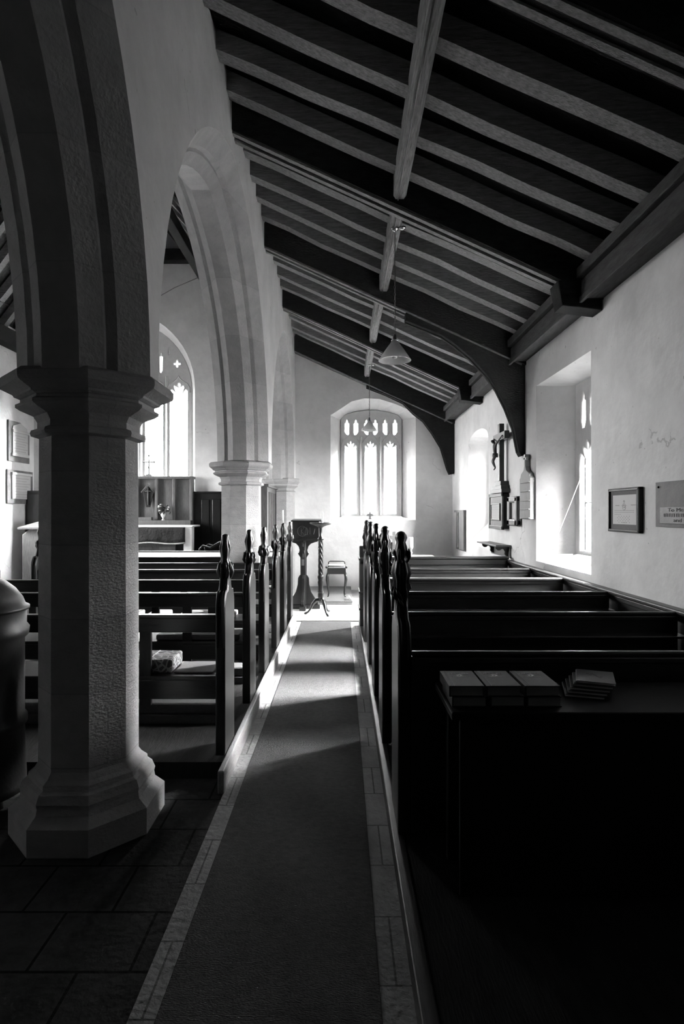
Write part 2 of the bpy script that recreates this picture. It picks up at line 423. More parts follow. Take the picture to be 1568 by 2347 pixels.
wall('wall_north', 'x', XNN, -6.75, [(YW-.3, -.3), (12.2, -.3), (12.2, 5.1), (YW-.3, 5.1)], [(N_in, N_out)], M['plaster'])
b = MB(); b.box(-6.9, 2.9, YW-.3, YW, -.3, 9.2); b.build('wall_west_blackout', M['black'], None, kind='structure')  # unseen black wall, set close behind the camera to absorb bounced light

# arcade wall: pointed arches of two chamfered orders
ZSPR = 2.25
ARCHES = [(.65, 2.20, 2.50), (5.20, 2.23, 2.50), (9.62, 1.86, 2.38)]
def arch_pts(c0, half, rise, d, n=16):
    c = (rise*rise-half*half)/(2*half); R = half+c-d
    tm = math.acos(c/R); L = []
    for i in range(n+1): th = tm*i/n; L.append((c0-(-c+R*math.cos(th)), ZSPR+R*math.sin(th)))   # left haunch up
    for i in range(n-1, -1, -1): th = tm*i/n; L.append((c0+(-c+R*math.cos(th)), ZSPR+R*math.sin(th)))
    return L
mb = MB(); bm = mb.bm
TOPZ = 5.25
out = [(-1.75, TOPZ), (12.0, TOPZ), (12.0, ZSPR)]
for (c0, h, r) in reversed(ARCHES):
    out += list(reversed(arch_pts(c0, h, r, 0)))
out += [(-1.75, ZSPR)]
for X in (XL, XN):
    vs = [bm.verts.new((X, p[0], p[1])) for p in out]
    for tri in tessellate_polygon([[Vector((p[0], p[1], 0)) for p in out]]):
        try: bm.faces.new([vs[k] for k in tri])
        except ValueError: pass
# undersides of the springing blocks
ys = []
prev = -1.75
for (c0, h, r) in ARCHES:
    ys.append((prev, c0-h)); prev = c0+h
ys.append((prev, 12.0))
for a, b_ in ys:
    q = [bm.verts.new(p) for p in ((XL, a, ZSPR), (XL, b_, ZSPR), (XN, b_, ZSPR), (XN, a, ZSPR))]; bm.faces.new(q)
aw = mb.build('wall_arcade', M['plaster'], None, kind='structure')
xc = (XL+XN)/2; hw = (XL-XN)/2
PROF = [(hw, 0), (hw-.115, .115), (hw-.165, .125), (hw-.165, .15), (.085, .235), (-.085, .235), (-(hw-.165), .15), (-(hw-.165), .125), (-(hw-.115), .115), (-hw, 0)]
for k, (c0, h, r) in enumerate(ARCHES):
    mb = MB(); bm = mb.bm
    rows = []
    for (dx, d) in PROF:
        rows.append([bm.verts.new((xc+dx, p[0], p[1])) for p in arch_pts(c0, h, r, d)])
    for A, B in zip(rows, rows[1:]):
        for i in range(len(A)-1): bm.faces.new((A[i], A[i+1], B[i+1], B[i]))
    o = mb.build('trim_%d' % (8+k), M['archstone'], None, kind='structure')

# ------------------------------------------------------------------ stone piers
def pier(cx, cy, a, ztop, name, label, fy=1.0, amax=.39):
    t = thing(name, label, 'pillar', (cx, cy, 0))
    r8 = PI/8
    s = a/.225
    b = MB(); b.lathe((cx, cy, 0), [(a, .30), (a*1.0, 1.1), (a*.985, ztop-.29)], 8, rot=r8, flat=True, apothem=True, cap=False); b.build('shaft', M['stone'], t)
    k = amax/.39
    pr = [(a, -.30), (a+.03, -.29), (a+.035, -.275), (a+.03, -.26), (a+.004, -.25), (a+.004, -.22), (a+.02, -.19), (a+.075, -.165), (a+.095, -.15),
          (a+.095, -.135), (a+.075, -.125), (a+.075, -.11), (a+.10, -.10), (a+.105, -.09), (.385*k, -.06), (.39*k, -.045), (.39*k, -.02), (.37*k, 0)]
    b = MB(); b.lathe((cx, cy, 0), [(r, ztop+z) for r, z in pr], 8, rot=r8, flat=True, apothem=True); b.build('capital', M['stone'], t)
    b = MB(); b.lathe((cx, cy, 0), [(.345, 0), (.345, .13), (.30, .17), (.295, .2), (.30, .22), (.285, .26), (.265, .27), (.262, .295), (.24, .31), (a, .34)], 8, rot=r8, flat=True, apothem=True)
    b.build('base', M['stone'], t)
    return t
pier(-1.315, 3.0, .222, 2.27, 'stone_pillar', 'octagonal stone pillar with moulded capital in the dark foreground')
pier(-1.32, 7.55, .245, 2.24, 'stone_pillar', 'pale octagonal stone pillar rising behind the farther left pews')
t = thing('stone_pillar', 'half pillar with small capital built against the east wall', 'pillar', (-1.15, 11.55, 0))
b = MB(); b.lathe((-1.2, 11.62, 0), [(.24, 0), (.24, 2.02)], 8, rot=PI/8, flat=True, apothem=True); b.build('shaft', M['stone'], t)
b = MB(); b.lathe((-1.2, 11.62, 0), [(r*.9, 2.27+z) for r, z in [(.26, -.27), (.29, -.26), (.26, -.24), (.26, -.2), (.34, -.15), (.33, -.12), (.38, -.07), (.39, -.02), (.37, 0)]], 8, rot=PI/8, flat=True, apothem=True); b.build('capital', M['stone'], t)

# ------------------------------------------------------------------ aisle roof
def RH(X): return 1.6+3.48-.458*(X-XL)
ceil = struct('ceiling', (0, 0, 0))
mb = MB(); bm = mb.bm
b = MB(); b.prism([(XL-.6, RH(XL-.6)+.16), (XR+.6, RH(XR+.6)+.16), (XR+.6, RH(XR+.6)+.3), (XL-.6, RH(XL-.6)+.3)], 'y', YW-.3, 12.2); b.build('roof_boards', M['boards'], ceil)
CR = [-2.4, -1.9, -1.4, -.9, -.4, .1, .6, 1.1, 1.6, 2.1, 2.5, 3.0, 3.45, 3.92, 4.36, 4.80, 5.60, 6.0, 6.42, 6.82, 8.03, 8.48, 8.90, 10.33, 10.78, 11.14]
for Y in CR:
    if Y < 1.0: continue
    b = MB(); sk = random.uniform(-.05, .05)
    b.beam((XL-.1, Y+sk, RH(XL-.1)), (2.2, Y-.06-sk, RH(2.2)), .125, .17, 8, .012); b.build('common_rafter', M['rafter'], ceil)
PRN = [(3.0-.25, .18), (5.05, .18), (7.12, .22), (9.25, .20), (11.55, .26)]
for Y, low in PRN:
    b = MB()
    b.beam((XL-.1, Y, RH(XL-.1)-low), (2.25, Y, RH(2.25)-low), .2, .36, 8, .006); b.build('principal_rafter', M['truss'], ceil)
    b = MB(); b.beam((XL-.05, Y-.05, RH(XL-.05)-low-.02), (2.2, Y-.05, RH(2.2)-low-.02), .05, .03, 2, 0); b.beam((XL-.05, Y+.05, RH(XL-.05)-low-.02), (2.2, Y+.05, RH(2.2)-low-.02), .05, .03, 2, 0)
    b.build('moulded_edge', M['rafter'], ceil)
ybay = [YW, 2.75, 5.05, 7.12, 9.25, 11.6]
for a, c in zip(ybay, ybay[1:]):
    X = .50+random.uniform(-.012, .012); zb = 1.6+2.69
    b = MB()
    pts = [(X-.055, zb+.2), (X-.055, zb+.03), (X-.035, zb), (X+.035, zb), (X+.055, zb+.03), (X+.055, zb+.14)]
    b.prism(pts, 'y', a+.07, c-.09); b.build('purlin', M['purlin'], ceil)
    b = MB(); b.tube([(X-.015, a+.05, zb-.008), (X-.015, c-.05, zb-.008)], .006, 6); b.build('conduit', M['chain'], ceil)
b = MB(); b.box(2.06, 2.26, YW, 11.69, 3.44, 3.60, .01); b.box(2.02, 2.26, YW, 11.69, 3.61, 3.70, .008); b.box(2.04, 2.07, YW, 11.69, 3.40, 3.45, .006); b.build('wall_plate', M['plate'], ceil)
for Y in (5.05, 9.25):
    b = MB(); b.prism([(1.86, RH(1.86)-.2), (1.90, 3.38), (2.24, 3.34), (2.24, 3.62)], 'y', Y-.1, Y+.1, .01); b.build('corbel_end', M['truss'], ceil)
def brace(soff, Y, th):
    pts = [(PX(x, Y), PZ(y, Y)) for x, y in soff]
    pts[-1] = (2.245, pts[-1][1])
    pts = pts+[(2.245, RH(2.245)-.02), (1.2, RH(1.2)-.02), (pts[0][0], RH(pts[0][0])-.1)]
    b = MB(); b.prism(pts, 'y', Y, Y+th, .008); b.build('curved_brace', M['truss'], ceil)
    b = MB(); L = pts[:len(soff)-2]
    b.tube([(p[0]+.004, Y+th/2, p[1]-.004) for p in L], .012, 6); b.build('brace_bead', M['truss'], ceil)
brace([(930, 735), (962, 748), (1013, 768), (1038.6, 786), (1079, 819), (1115, 857.5), (1140.6, 893), (1161, 934), (1179, 980), (1190, 1035), (1196, 1046), (1206, 1043)], 7.05, .15)
brace([(840, 888), (882, 904), (924, 924), (948, 948.5), (970.6, 966), (990.5, 993), (1010.5, 1026), (1026, 1077), (1031, 1088), (1036, 1086)], 11.48, .15)

# ------------------------------------------------------------------ nave roof
nc = struct('ceiling_nave')
RX, RZ = -3.94, 7.95
for (xe, ze, nm) in ((XNN-.35, 4.55, 'roof_boards'), (XN+.35, 5.0, 'roof_boards')):
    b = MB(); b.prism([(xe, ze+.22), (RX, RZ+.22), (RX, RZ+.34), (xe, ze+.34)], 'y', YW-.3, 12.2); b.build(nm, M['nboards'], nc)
for i in range(22):
    Y = .6+i*.5
    for (xe, ze) in ((XNN-.1, 4.8), (XN+.2, 5.15)):
        b = MB(); b.beam((xe, Y, ze), (RX, Y, RZ), .13, .13, 5, .012); b.build('common_rafter', M['rafter'], nc)
for Y in (2.4, 7.0, 11.45):
    b = MB(); b.box(-5.4, -2.5, Y, Y+.2, 6.62, 6.85, .01); b.build('collar_beam', M['truss'], nc)
    for (xe, ze) in ((XNN-.05, 4.6), (XN-.02, 4.95)):
        b = MB(); b.beam((xe, Y+.1, ze), (RX, Y+.1, RZ-.2), .22, .25, 4, .0); b.build('principal_rafter', M['truss'], nc)
b = MB(); b.box(XNN, XNN+.22, YW, 11.69, 4.66, 4.95, .01); b.build('wall_plate', M['truss'], nc)
for sgn, f in ((1, .5), (1, .25), (-1, .5)):
    xa = RX+(XNN-RX)*f if sgn > 0 else RX+(XN-RX)*f; za = RZ+(4.7-RZ)*f
    b = MB(); b.box(xa-.08, xa+.08, YW, 11.6, za-.1, za+.1, .01); b.build('purlin', M['truss'], nc)
for ch in ([P(250, 742, 11.0), P(330, 700, 11.0), P(400, 660, 11.0), P(470, 630, 11.0)], [P(-40, 660, 8.0), P(0, 691, 8.0), P(57, 719, 8.0), P(130, 745, 8.0)]):
    b = MB()
    for a, c in zip(ch, ch[1:]):
        for q in range(20):
            m_ = a.lerp(c, (q+.5)/20); d = (c-a)/20*.62; o_ = Vector((0, .008, 0)) if q % 2 else Vector((0, 0, .008))
            b.tube([m_-d, m_-d*.5+o_, m_+d*.5+o_, m_+d, m_+d*.5-o_, m_-d*.5-o_], .0028, 4, True)
    b.build('tie_chain', M['chain'], nc)
# gutter wall between nave roof and aisle roof
b = MB(); b.box(XN, XL, YW-.3, 12.2, 5.2, 5.6); b.build('wall_parapet', M['plaster'], None, kind='structure')

# ------------------------------------------------------------------ windows
FOIL = [(-1, 0), (-.99, .16), (-.86, .30), (-.66, .34), (-.58, .26), (-.66, .50), (-.60, .70), (-.40, .76), (-.24, .66), (-.26, .80), (-.16, .98), (0, 1.14)]
FOIL = FOIL+[(-x, z) for x, z in reversed(FOIL[:-1])]
def light_loop(cx, half, zb, zs, hh):
    return [(cx-half, zb)]+[(cx+x*half, zs+z*hh) for x, z in FOIL]+[(cx+half, zb)]
def small_light(cx, half, zb, zt, skew=0.0):
    s = .16*(zt-zb)
    return [(cx-half*.5+skew, zb), (cx+half*.5+skew, zb), (cx+half, zb+1.2*s), (cx+half, zt-1.7*s), (cx+half*.6, zt-1.5*s), (cx+half*.55, zt-.8*s), (cx, zt),
            (cx-half*.55, zt-.8*s), (cx-half*.6, zt-1.5*s), (cx-half, zt-1.7*s), (cx-half, zb+1.2*s)]
def quatre(cx, cz, r):
    L = []
    for i in range(32):
        th = 2*PI*i/32; L.append((cx+r*(.62+.38*abs(math.cos(2*th)))*math.cos(th), cz+r*(.62+.38*abs(math.cos(2*th)))*math.sin(th)))
    return L
def YM(Y): return Matrix(((1, 0, 0, 0), (0, 0, -1, Y), (0, 1, 0, 0), (0, 0, 0, 1)))
def XM(X): return Matrix(((0, 0, 1, X), (1, 0, 0, 0), (0, 1, 0, 0), (0, 0, 0, 1)))

def bars(mb, cx, half, zs, W, axis, edge=True, z0=None, z1=None):
    def bx(a0, a1, c0, c1):
        if axis == 'y': mb.box(a0, a1, W-.008, W+.008, c0, c1)
        else: mb.box(W-.008, W+.008, a0, a1, c0, c1)
    for z in zs: bx(cx-half, cx+half, z-.006, z+.006)
    if edge:
        bx(cx-half+.018, cx-half+.034, z0, z1); bx(cx+half-.034, cx+half-.018, z0, z1)

# window 1: east window of the aisle
W = 12.16
win = struct('window_1', (.61, W, 1.5))
e = lambda x, y: (PX(x, W), PZ(y, W))
xs = [(788.5, 819.2), (834.2, 864.2), (878.6, 909.6)]
loops = [[e(783, 1185), e(918, 1185), e(918, 963), e(909, 953), e(885, 946.5), e(865, 943.5), e(842, 943.5), e(815, 946.5), e(792, 953), e(783, 963)]]
for a, c in xs:
    cx = (PX(a, W)+PX(c, W))/2; hf = (PX(c, W)-PX(a, W))/2
    loops.append(light_loop(cx, hf, PZ(1180, W), PZ(1025, W), .125))
for sx_ in (795.4, 815.8, 839.8, 860.4, 882.5, 905.2):
    sk = .02 if sx_ in (795.4, 839.8, 882.5) else -.02
    loops.append(small_light(PX(sx_, W), .066, PZ(1000, W), PZ(959, W), sk))
b = MB(); b.add(plate(loops, .05, .022, YM(W))); b.build('tracery', M['tracery'], win)
# ogee mouldings over the lights
for a, c in xs:
    mid = (a+c)/2; b = MB()
    arcp = [(a-5, 1030), (a-5, 1018), (a+2, 1008), (mid-7, 1002), (mid-3, 997), (mid, 990), (mid+3, 997), (mid+7, 1002), (c-2, 1008), (c+5, 1018), (c+5, 1030)]
    b.tube([(PX(x, W), W-.075, PZ(y, W)) for x, y in arcp], .012, 6); b.build('hood_mould', M['tracery'], win)
for m_ in (826.7, 871.4):
    b = MB(); b.prism([(PX(m_, W)-.03, 0), (PX(m_, W), -.035), (PX(m_, W)+.03, 0)], 'z', 0, 1)
    b.bm.free()
    b = MB(); b.prism([(PX(m_-4, W), W-.06), (PX(m_, W), W-.12), (PX(m_+4, W), W-.06)], 'z', PZ(1181, W), PZ(1003, W)); b.build('mullion', M['tracery'], win)
b = MB()
for a, c in xs:
    cx = (PX(a, W)+PX(c, W))/2; hf = (PX(c, W)-PX(a, W))/2
    bars(b, cx, hf, [PZ(y, W) for y in (1024, 1054.5, 1085.5, 1116.5, 1147.5, 1179)], W, 'y', True, PZ(1180, W), PZ(1026, W))
b.build('glazing_bars', M['iron'], win)
b = MB(); b.box(PX(786, W), PX(915, W), W+.015, W+.02, PZ(1182, W), PZ(950, W)); b.build('pane', M['glass'], win)
b = MB(); b.prism([(D+.18, PZ(1192, D)-.0), (W-.02, PZ(1192, D)-.0), (W-.02, PZ(1183, W)), (W-.12, PZ(1184, W)), (D+.2, PZ(1189, D))], 'x', PX(783, W), PX(920, W)); b.build('window_sill', M['white'], win)

# window 2: nave east window
W = 12.16
win = struct('window_2', (-3.84, W, 2.2))
C0 = -3.95
loops = [head_loop(C0, 2.1, .785, 4.15, 1.30, 20)]
hl, pitch = .2, .518
for k in (-1, 0, 1):
    loops.append(light_loop(C0+k*pitch, hl, 2.25, 4.13, .20))
for k in (-1, 1):
    loops.append(quatre(C0+k*.475, 4.72, .10))
    L = [(-.05, .02), (0, -.04), (.05, .06), (.055, .36), (.03, .38), (.033, .43), (0, .49), (-.033, .43), (-.03, .38), (-.055, .36)]
    loops.append([(C0+k*.14+x*k, 4.52+z) for x, z in L])
    loops.append([(C0+k*.31+x*.6, 4.90+z*.36) for x, z in L])
loops.append(quatre(C0, 5.18, .08))
b = MB(); b.add(plate(loops, .05, .024, YM(W))); b.build('tracery', M['tracery'], win)
for k in (-.5, .5):
    b = MB(); b.prism([(C0+k*pitch-.035, W-.06), (C0+k*pitch, W-.12), (C0+k*pitch+.035, W-.06)], 'z', 2.2, 4.45); b.build('mullion', M['tracery'], win)
for k in (-1, 0, 1):
    b = MB(); q = C0+k*pitch
    b.tube([(q+x, W-.075, 4.13+z) for x, z in ((-.235, -.02), (-.235, .08), (-.18, .17), (-.09, .22), (-.03, .27), (0, .33), (.03, .27), (.09, .22), (.18, .17), (.235, .08), (.235, -.02))], .014, 6); b.build('hood_mould', M['tracery'], win)
b = MB()
for k in (-1, 0, 1):
    bars(b, C0+k*pitch, hl, [PZ(y, W) for y in (888, 919, 950, 981, 1012, 1043, 1074)], W, 'y', True, 2.25, 4.12)
b.build('glazing_bars', M['iron'], win)
b = MB(); b.box(C0-.74, C0+.74, W+.015, W+.02, 2.2, 5.35); b.build('pane', M['glass'], win)

# window 3: big south window, window 4: small south window, window 5: north window
def side_window(name, X, y0, y1, z0, z1, nl, bar, trac, sgn, mbar='iron'):
    win = struct(name, (X, (y0+y1)/2, z0))
    lw = (y1-y0-.06*(nl+1))/nl
    L = [[(y0-.02, z0-.02), (y1+.02, z0-.02), (y1+.02, z1+.02), (y0-.02, z1+.02)]]
    cs = []
    for i in range(nl):
        c = y0+.06+lw/2+i*(lw+.06); cs.append(c)
        zs = z1-(.78 if trac else .22)
        L.append(light_loop(c, lw/2, z0+.03, zs, .16))
        if trac:
            for q in (-.25, .25): L.append(small_light(c+q*lw, lw*.17, zs+.30, z1-.06))
    b = MB(); b.add(plate(L, .045, .02, XM(X))); b.build('tracery', M['tracery'], win)
    b = MB()
    for c in cs: bars(b, c, lw/2, [z0+.04+i*bar for i in range(int((z1-z0-.3)/bar)+1) if z0+.04+i*bar < z1-(.75 if trac else .3)], X, 'x', True, z0+.03, z1-(.78 if trac else .22))
    b.build('glazing_bars', M[mbar], win)
    b = MB()
    for c in cs:      # diamond leads
        zz = z0+.03
        while zz < z1-(.85 if trac else .35):
            for s_ in (-1, 1):
                b.tube([(X+sgn*.02, c-s_*lw/2, zz), (X+sgn*.02, c+s_*lw/2, zz+.2)], .0022, 4)
            zz += .2
    b.build('diamond_leads', M['iron'], win)
    b = MB(); b.box(X+sgn*.03, X+sgn*.034, y0, y1, z0, z1); b.build('pane', M['glass'], win)
    return win
side_window('window_3', 2.62, 5.26, 6.26, 1.14, 2.96, 2, .52, True, 1)
b_ = MB(); b_.prism([(2.36, 1.02), (2.64, 1.02), (2.64, 1.15), (2.56, 1.15), (2.44, 1.10)], 'y', 5.28, 6.24, .006); b_.build('window_sill', M['white'], bpy.data.objects['window_3'])
side_window('window_4', 2.63, 9.25, 9.85, 1.58, 2.9, 1, .45, False, 1)
side_window('window_5', -6.70, 8.85, 10.25, 1.6, 3.9, 2, .5, True, -1)

# ------------------------------------------------------------------ pews
def poppy_profile(seed):
    r = random.Random(seed); j = lambda a: a*(1+r.uniform(-.12, .12))
    return [(.016, 1.15, 0), (.020, 1.17, .1), (j(.036), 1.195, .22), (j(.043), 1.225, .25), (.040, 1.255, .25), (.030, 1.285, .15), (.026, 1.30, .04), (.028, 1.33, .05), (j(.033), 1.365, .10),
            (.030, 1.385, .22), (.026, 1.40, .18), (.024, 1.42, .08), (.022, 1.432, 0), (.023, 1.445, 0), (.018, 1.457, 0), (.006, 1.462, 0)]
def poppy_profile_r(seed):
    r = random.Random(seed); j = lambda a: a*(1+r.uniform(-.1, .1))
    return [(.018, 1.10, .2), (.026, 1.14, .2), (.030, 1.18, .2), (j(.036), 1.22, .25), (.034, 1.26, .2), (j(.042), 1.30, .16), (.036, 1.34, .15), (j(.029), 1.37, .1), (j(.034), 1.40, .12),
            (.026, 1.43, .15), (.021, 1.45, .1), (j(.027), 1.472, .06), (.026, 1.487, .05), (.016, 1.50, 0), (.005, 1.505, 0)]

def end_outline(y0, y1, zb, zsh, znk, nk=.035):
    c = (y0+y1)/2
    def side(ya, s):     # rising ogee from the edge to the neck
        return [(ya, zb), (ya, zsh), (ya+s*.012, zsh+.035), (ya+s*.04, zsh+.08), (c-s*(nk+.03), znk-.05), (c-s*(nk+.008), znk-.02), (c-s*nk, znk+.03)]
    L = side(y0, 1); R_ = side(y1, -1)
    return L+[(c-nk+.008, znk+.045), (c+nk-.008, znk+.045)]+list(reversed(R_))

def bench_end(t, x0, x1, y0, y1, zb, zsh, znk, prof, seed, lob=7, rot=0.0, sy=1.25, face=0, ridges=True):
    b = MB(); b.prism(end_outline(y0, y1, zb, zsh, znk), 'x', x0, x1, .008)
    eo = b.build('bench_end', M['dark'], t)
    c = (y0+y1)/2; xm = (x0+x1)/2
    if ridges:   # roll mouldings that follow the swept shoulder on the narrow edge
        b = MB()
        for xx in (x0+.012, x1-.012):
            pts = [(xx, y0-.003, zsh-.25), (xx, y0-.004, zsh), (xx, y0+.006, zsh+.035), (xx, y0+.034, zsh+.08), (xx, c-.065, znk-.05), (xx, c-.046, znk-.01), (xx, c-.038, znk+.03)]
            b.tube(pts, [.004, .009, .010, .010, .010, .009, .005], 8)
        b.build('edge_moulding', M['dark'], eo)
    b = MB(); b.lathe((xm, c, 0), prof, 36, lobes=lob, rot=rot, sx=1, sy=sy, twist=3)
    r = random.Random(seed)
    if face:                  # curled locks down the back of the carved beast
        for k in range(14):
            th = r.uniform(0, 2*PI); z = r.uniform(1.16, 1.42); q = .034+.008*math.sin((z-1.16)*24)
            b.tube([(xm+(q+.006*math.sin(u*2.2))*math.cos(th+u*.25), c+sy*(q+.006*math.sin(u*2.2))*math.sin(th+u*.25), z-.018*u) for u in range(4)], [.004, .008, .007, .003], 6)
    for k in range(10):       # leaf scrolls round the swelling
        th = 2*PI*k/10+r.uniform(-.2, .2); z = prof[4][1] if face == 0 else r.choice([1.2, 1.3, 1.39])
        rr = .040
        pts = []
        for q in range(5):
            a = q/4; pts.append((xm+(rr-.012*a+.01*math.sin(a*PI))*math.cos(th), c+sy*(rr-.012*a+.01*math.sin(a*PI))*math.sin(th), z+.03-.075*a))
        b.tube(pts, [.003, .007, .008, .006, .002], 6)
    b.build('poppyhead', M['dark'], eo)
    return eo

LY = [3.47, 4.41, 5.26, 6.21, 7.04, 7.97]
Llab = ['dark open-backed pew behind the foreground pillar, nearest of the left block',
        'dark open-backed pew second from the front edge of the left block, patterned kneelers beyond it',
        'dark open-backed pew third back in the left block',
        'dark open-backed pew standing just before the pale second pillar',
        'dark open-backed pew passing beside the base of the pale second pillar',
        'dark open-backed pew farthest back in the left block, beside the lectern']
for i, Y in enumerate(LY):
    t = thing('open_backed_pew', Llab[i], 'pew', (-2.0, Y, .1), 'open-backed pews of the left block')
    zb = .10
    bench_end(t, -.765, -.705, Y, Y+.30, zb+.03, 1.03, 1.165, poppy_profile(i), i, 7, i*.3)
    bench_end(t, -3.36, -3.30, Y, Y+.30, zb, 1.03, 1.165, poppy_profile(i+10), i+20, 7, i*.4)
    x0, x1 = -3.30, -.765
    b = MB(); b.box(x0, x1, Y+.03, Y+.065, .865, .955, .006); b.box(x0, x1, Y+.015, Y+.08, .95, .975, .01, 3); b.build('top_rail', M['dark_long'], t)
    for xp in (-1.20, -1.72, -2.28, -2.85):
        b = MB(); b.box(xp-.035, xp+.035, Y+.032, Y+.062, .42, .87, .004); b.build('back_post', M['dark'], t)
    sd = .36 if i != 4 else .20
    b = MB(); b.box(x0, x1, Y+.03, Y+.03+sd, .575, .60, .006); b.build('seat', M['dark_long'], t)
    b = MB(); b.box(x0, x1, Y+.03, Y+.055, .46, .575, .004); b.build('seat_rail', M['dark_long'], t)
    if i in (0, 1, 2, 3):
        b = MB(); b.box(x0+.15, x1-.05, Y+.62, Y+.80, .16, .24, .02, 3); b.box(x0+.1, x1-.04, Y+.60, Y+.82, .10, .16, .004); b.build('kneeler', M['cushion'], t)
# sloping front desk of the left block
t = thing('pew_front', 'long pew front with sloping ledge coloured pale as if brightly lit before the altar', 'pew', (-2.0, 8.72, .0), None)
b = MB(); b.box(-3.9, -1.0, 8.70, 8.74, 0.0, .93, .004); b.build('front_panel', M['dark_long'], t)
b = MB(); b.prism([(8.60, .905), (8.95, .955), (8.95, .975), (8.60, .925)], 'x', -3.95, -.95, .003); b.build('ledge', M['pale'], t)  # strong light on the ledge is put into its pale colour
b = MB(); b.box(-3.95, -.95, 8.585, 8.61, .90, .935, .008); b.box(-3.95, -.95, 8.94, 8.97, .95, .995, .01); b.build('moulding', M['oak'], t)

RYs = [2.66, 3.72, 4.68, 5.66, 6.64]
Rlab = ['dark panelled pew nearest the camera in the right block, above the bibles',
        'dark panelled pew second from the camera in the right block',
        'dark panelled pew third from the camera, ending under the picture frame',
        'dark panelled pew ending below the large side window sill',
        'dark panelled pew whose end the white cord hangs down to']
for i, Y in enumerate(RYs):
    t = thing('panelled_pew', Rlab[i], 'pew', (1.2, Y, .08), 'panelled pews of the right block')
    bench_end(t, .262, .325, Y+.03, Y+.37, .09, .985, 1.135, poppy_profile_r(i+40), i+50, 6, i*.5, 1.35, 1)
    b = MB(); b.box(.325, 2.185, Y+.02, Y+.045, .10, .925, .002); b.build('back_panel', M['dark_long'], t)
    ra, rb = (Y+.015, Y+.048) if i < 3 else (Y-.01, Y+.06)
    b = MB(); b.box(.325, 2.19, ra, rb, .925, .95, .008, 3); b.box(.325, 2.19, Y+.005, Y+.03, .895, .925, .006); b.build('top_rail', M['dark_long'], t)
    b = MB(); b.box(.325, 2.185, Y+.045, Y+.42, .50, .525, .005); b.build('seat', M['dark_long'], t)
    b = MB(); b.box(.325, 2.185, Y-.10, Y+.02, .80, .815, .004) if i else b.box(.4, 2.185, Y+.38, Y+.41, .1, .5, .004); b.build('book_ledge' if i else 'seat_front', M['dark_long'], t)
# front of the right block
t = thing('pew_front', 'dark moulded pew front closing the right block before the side altar', 'pew', (1.2, 7.6, .08), None)
b = MB(); b.box(.33, 2.19, 7.60, 7.64, .09, .97, .002); b.build('front_panel', M['dark_long'], t)
b = MB(); b.box(.33, 2.20, 7.56, 7.68, .975, 1.01, .012, 3); b.box(.33, 2.19, 7.575, 7.61, .90, .975, .008); b.build('moulding', M['dark_long'], t)
pts = [(7.60, .06), (7.98, .06), (7.98, .9), (7.94, .92), (7.98, .95), (7.9, 1.0), (7.86, 1.06), (7.8, 1.14), (7.74, 1.06), (7.68, 1.0), (7.6, .95), (7.64, .92), (7.60, .9)]
b = MB(); b.prism(pts, 'x', .235, .33, .008); b.build('end_standard', M['dark'], t)
for zz in (.52, .30, .96):
    b = MB(); b.box(.222, .30, 7.59, 7.99, zz, zz+.03, .008); b.build('end_moulding', M['dark'], t)

# wainscot rail along the south wall
t = thing('wall_panelling', 'low dark panelling with rounded rail along the right-hand wall', 'panelling', (2.22, 4.0, .08))
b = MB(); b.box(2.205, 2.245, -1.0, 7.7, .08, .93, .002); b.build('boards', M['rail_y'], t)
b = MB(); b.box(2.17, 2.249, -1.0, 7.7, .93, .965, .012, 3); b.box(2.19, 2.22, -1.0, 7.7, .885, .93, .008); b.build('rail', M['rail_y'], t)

# ------------------------------------------------------------------ book table with bibles, near right
t = thing('book_table', 'dark book ledge table behind the nearest right-hand pew', 'table', (1.3, 2.3, .08))
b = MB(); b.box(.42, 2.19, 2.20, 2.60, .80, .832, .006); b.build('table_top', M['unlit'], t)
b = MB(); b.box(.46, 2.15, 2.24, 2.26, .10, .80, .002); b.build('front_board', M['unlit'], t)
for xx in (.46, 2.1):
    b = MB(); b.box(xx, xx+.05, 2.5, 2.55, .08, .80, .004); b.build('leg', M['dark'], t)

def bible(x, y, z, rz, label, proto=None):
    if proto is None:
        t = thing('bible', label, 'book', (0, 0, 0), 'bibles piled two high')
        w_, l_, h_ = .136, .215, .042
        b = MB(); b.box(-w_/2, w_/2, -l_/2, l_/2, h_-.004, h_, .001); b.box(-w_/2, w_/2, -l_/2, l_/2, 0, .004, .001); b.box(-w_/2-.002, -w_/2+.004, -l_/2, l_/2, 0, h_, .001); cv = b.build('cover', M['book'], t)
        b = MB(); b.box(-w_/2+.004, w_/2-.005, -l_/2+.004, l_/2-.004, .004, h_-.004); b.build('pages', M['pages'], t)
        b = MB()
        for q in (.012, .018): b.box(-w_/2+q, -w_/2+q+.002, -l_/2, l_/2, h_, h_+.0008)
        b.build('spine_groove', M['gilt'] if False else M['pages'], cv)
        text_mesh('HOLY BIBLE', .0155, Matrix.Translation((.002, .062, h_+.0004)), M['gilt'], 'title', t)
        b = MB()
        for (a0, a1, c0, c1) in ((-.012, -.003, .038, .047), (.003, .012, .030, .044), (-.012, -.004, .028, .034), (-.002, .010, .047, .052), (-.003, .004, .026, .030)):
            b.box(a0, a1, c0, c1, h_, h_+.0007)
        b.build('emblem', M['gilt'], t)
        b = MB()
        for q in range(12): b.box(-.036+q*.006, -.036+q*.006+.0042, .017, .0195, h_, h_+.0007)
        b.build('subtitle', M['gilt'], t)
    else:
        t = copy_tree(proto); t['label'] = label
    t.location = (x, y, z); t.rotation_euler = (0, 0, rz)
    return t
BY = 2.365; zt = .832
p0 = bible(PX(1069, 2.25)+.004, BY, zt+.043, 0, 'closed bible on top of the leftmost pile on the book table')
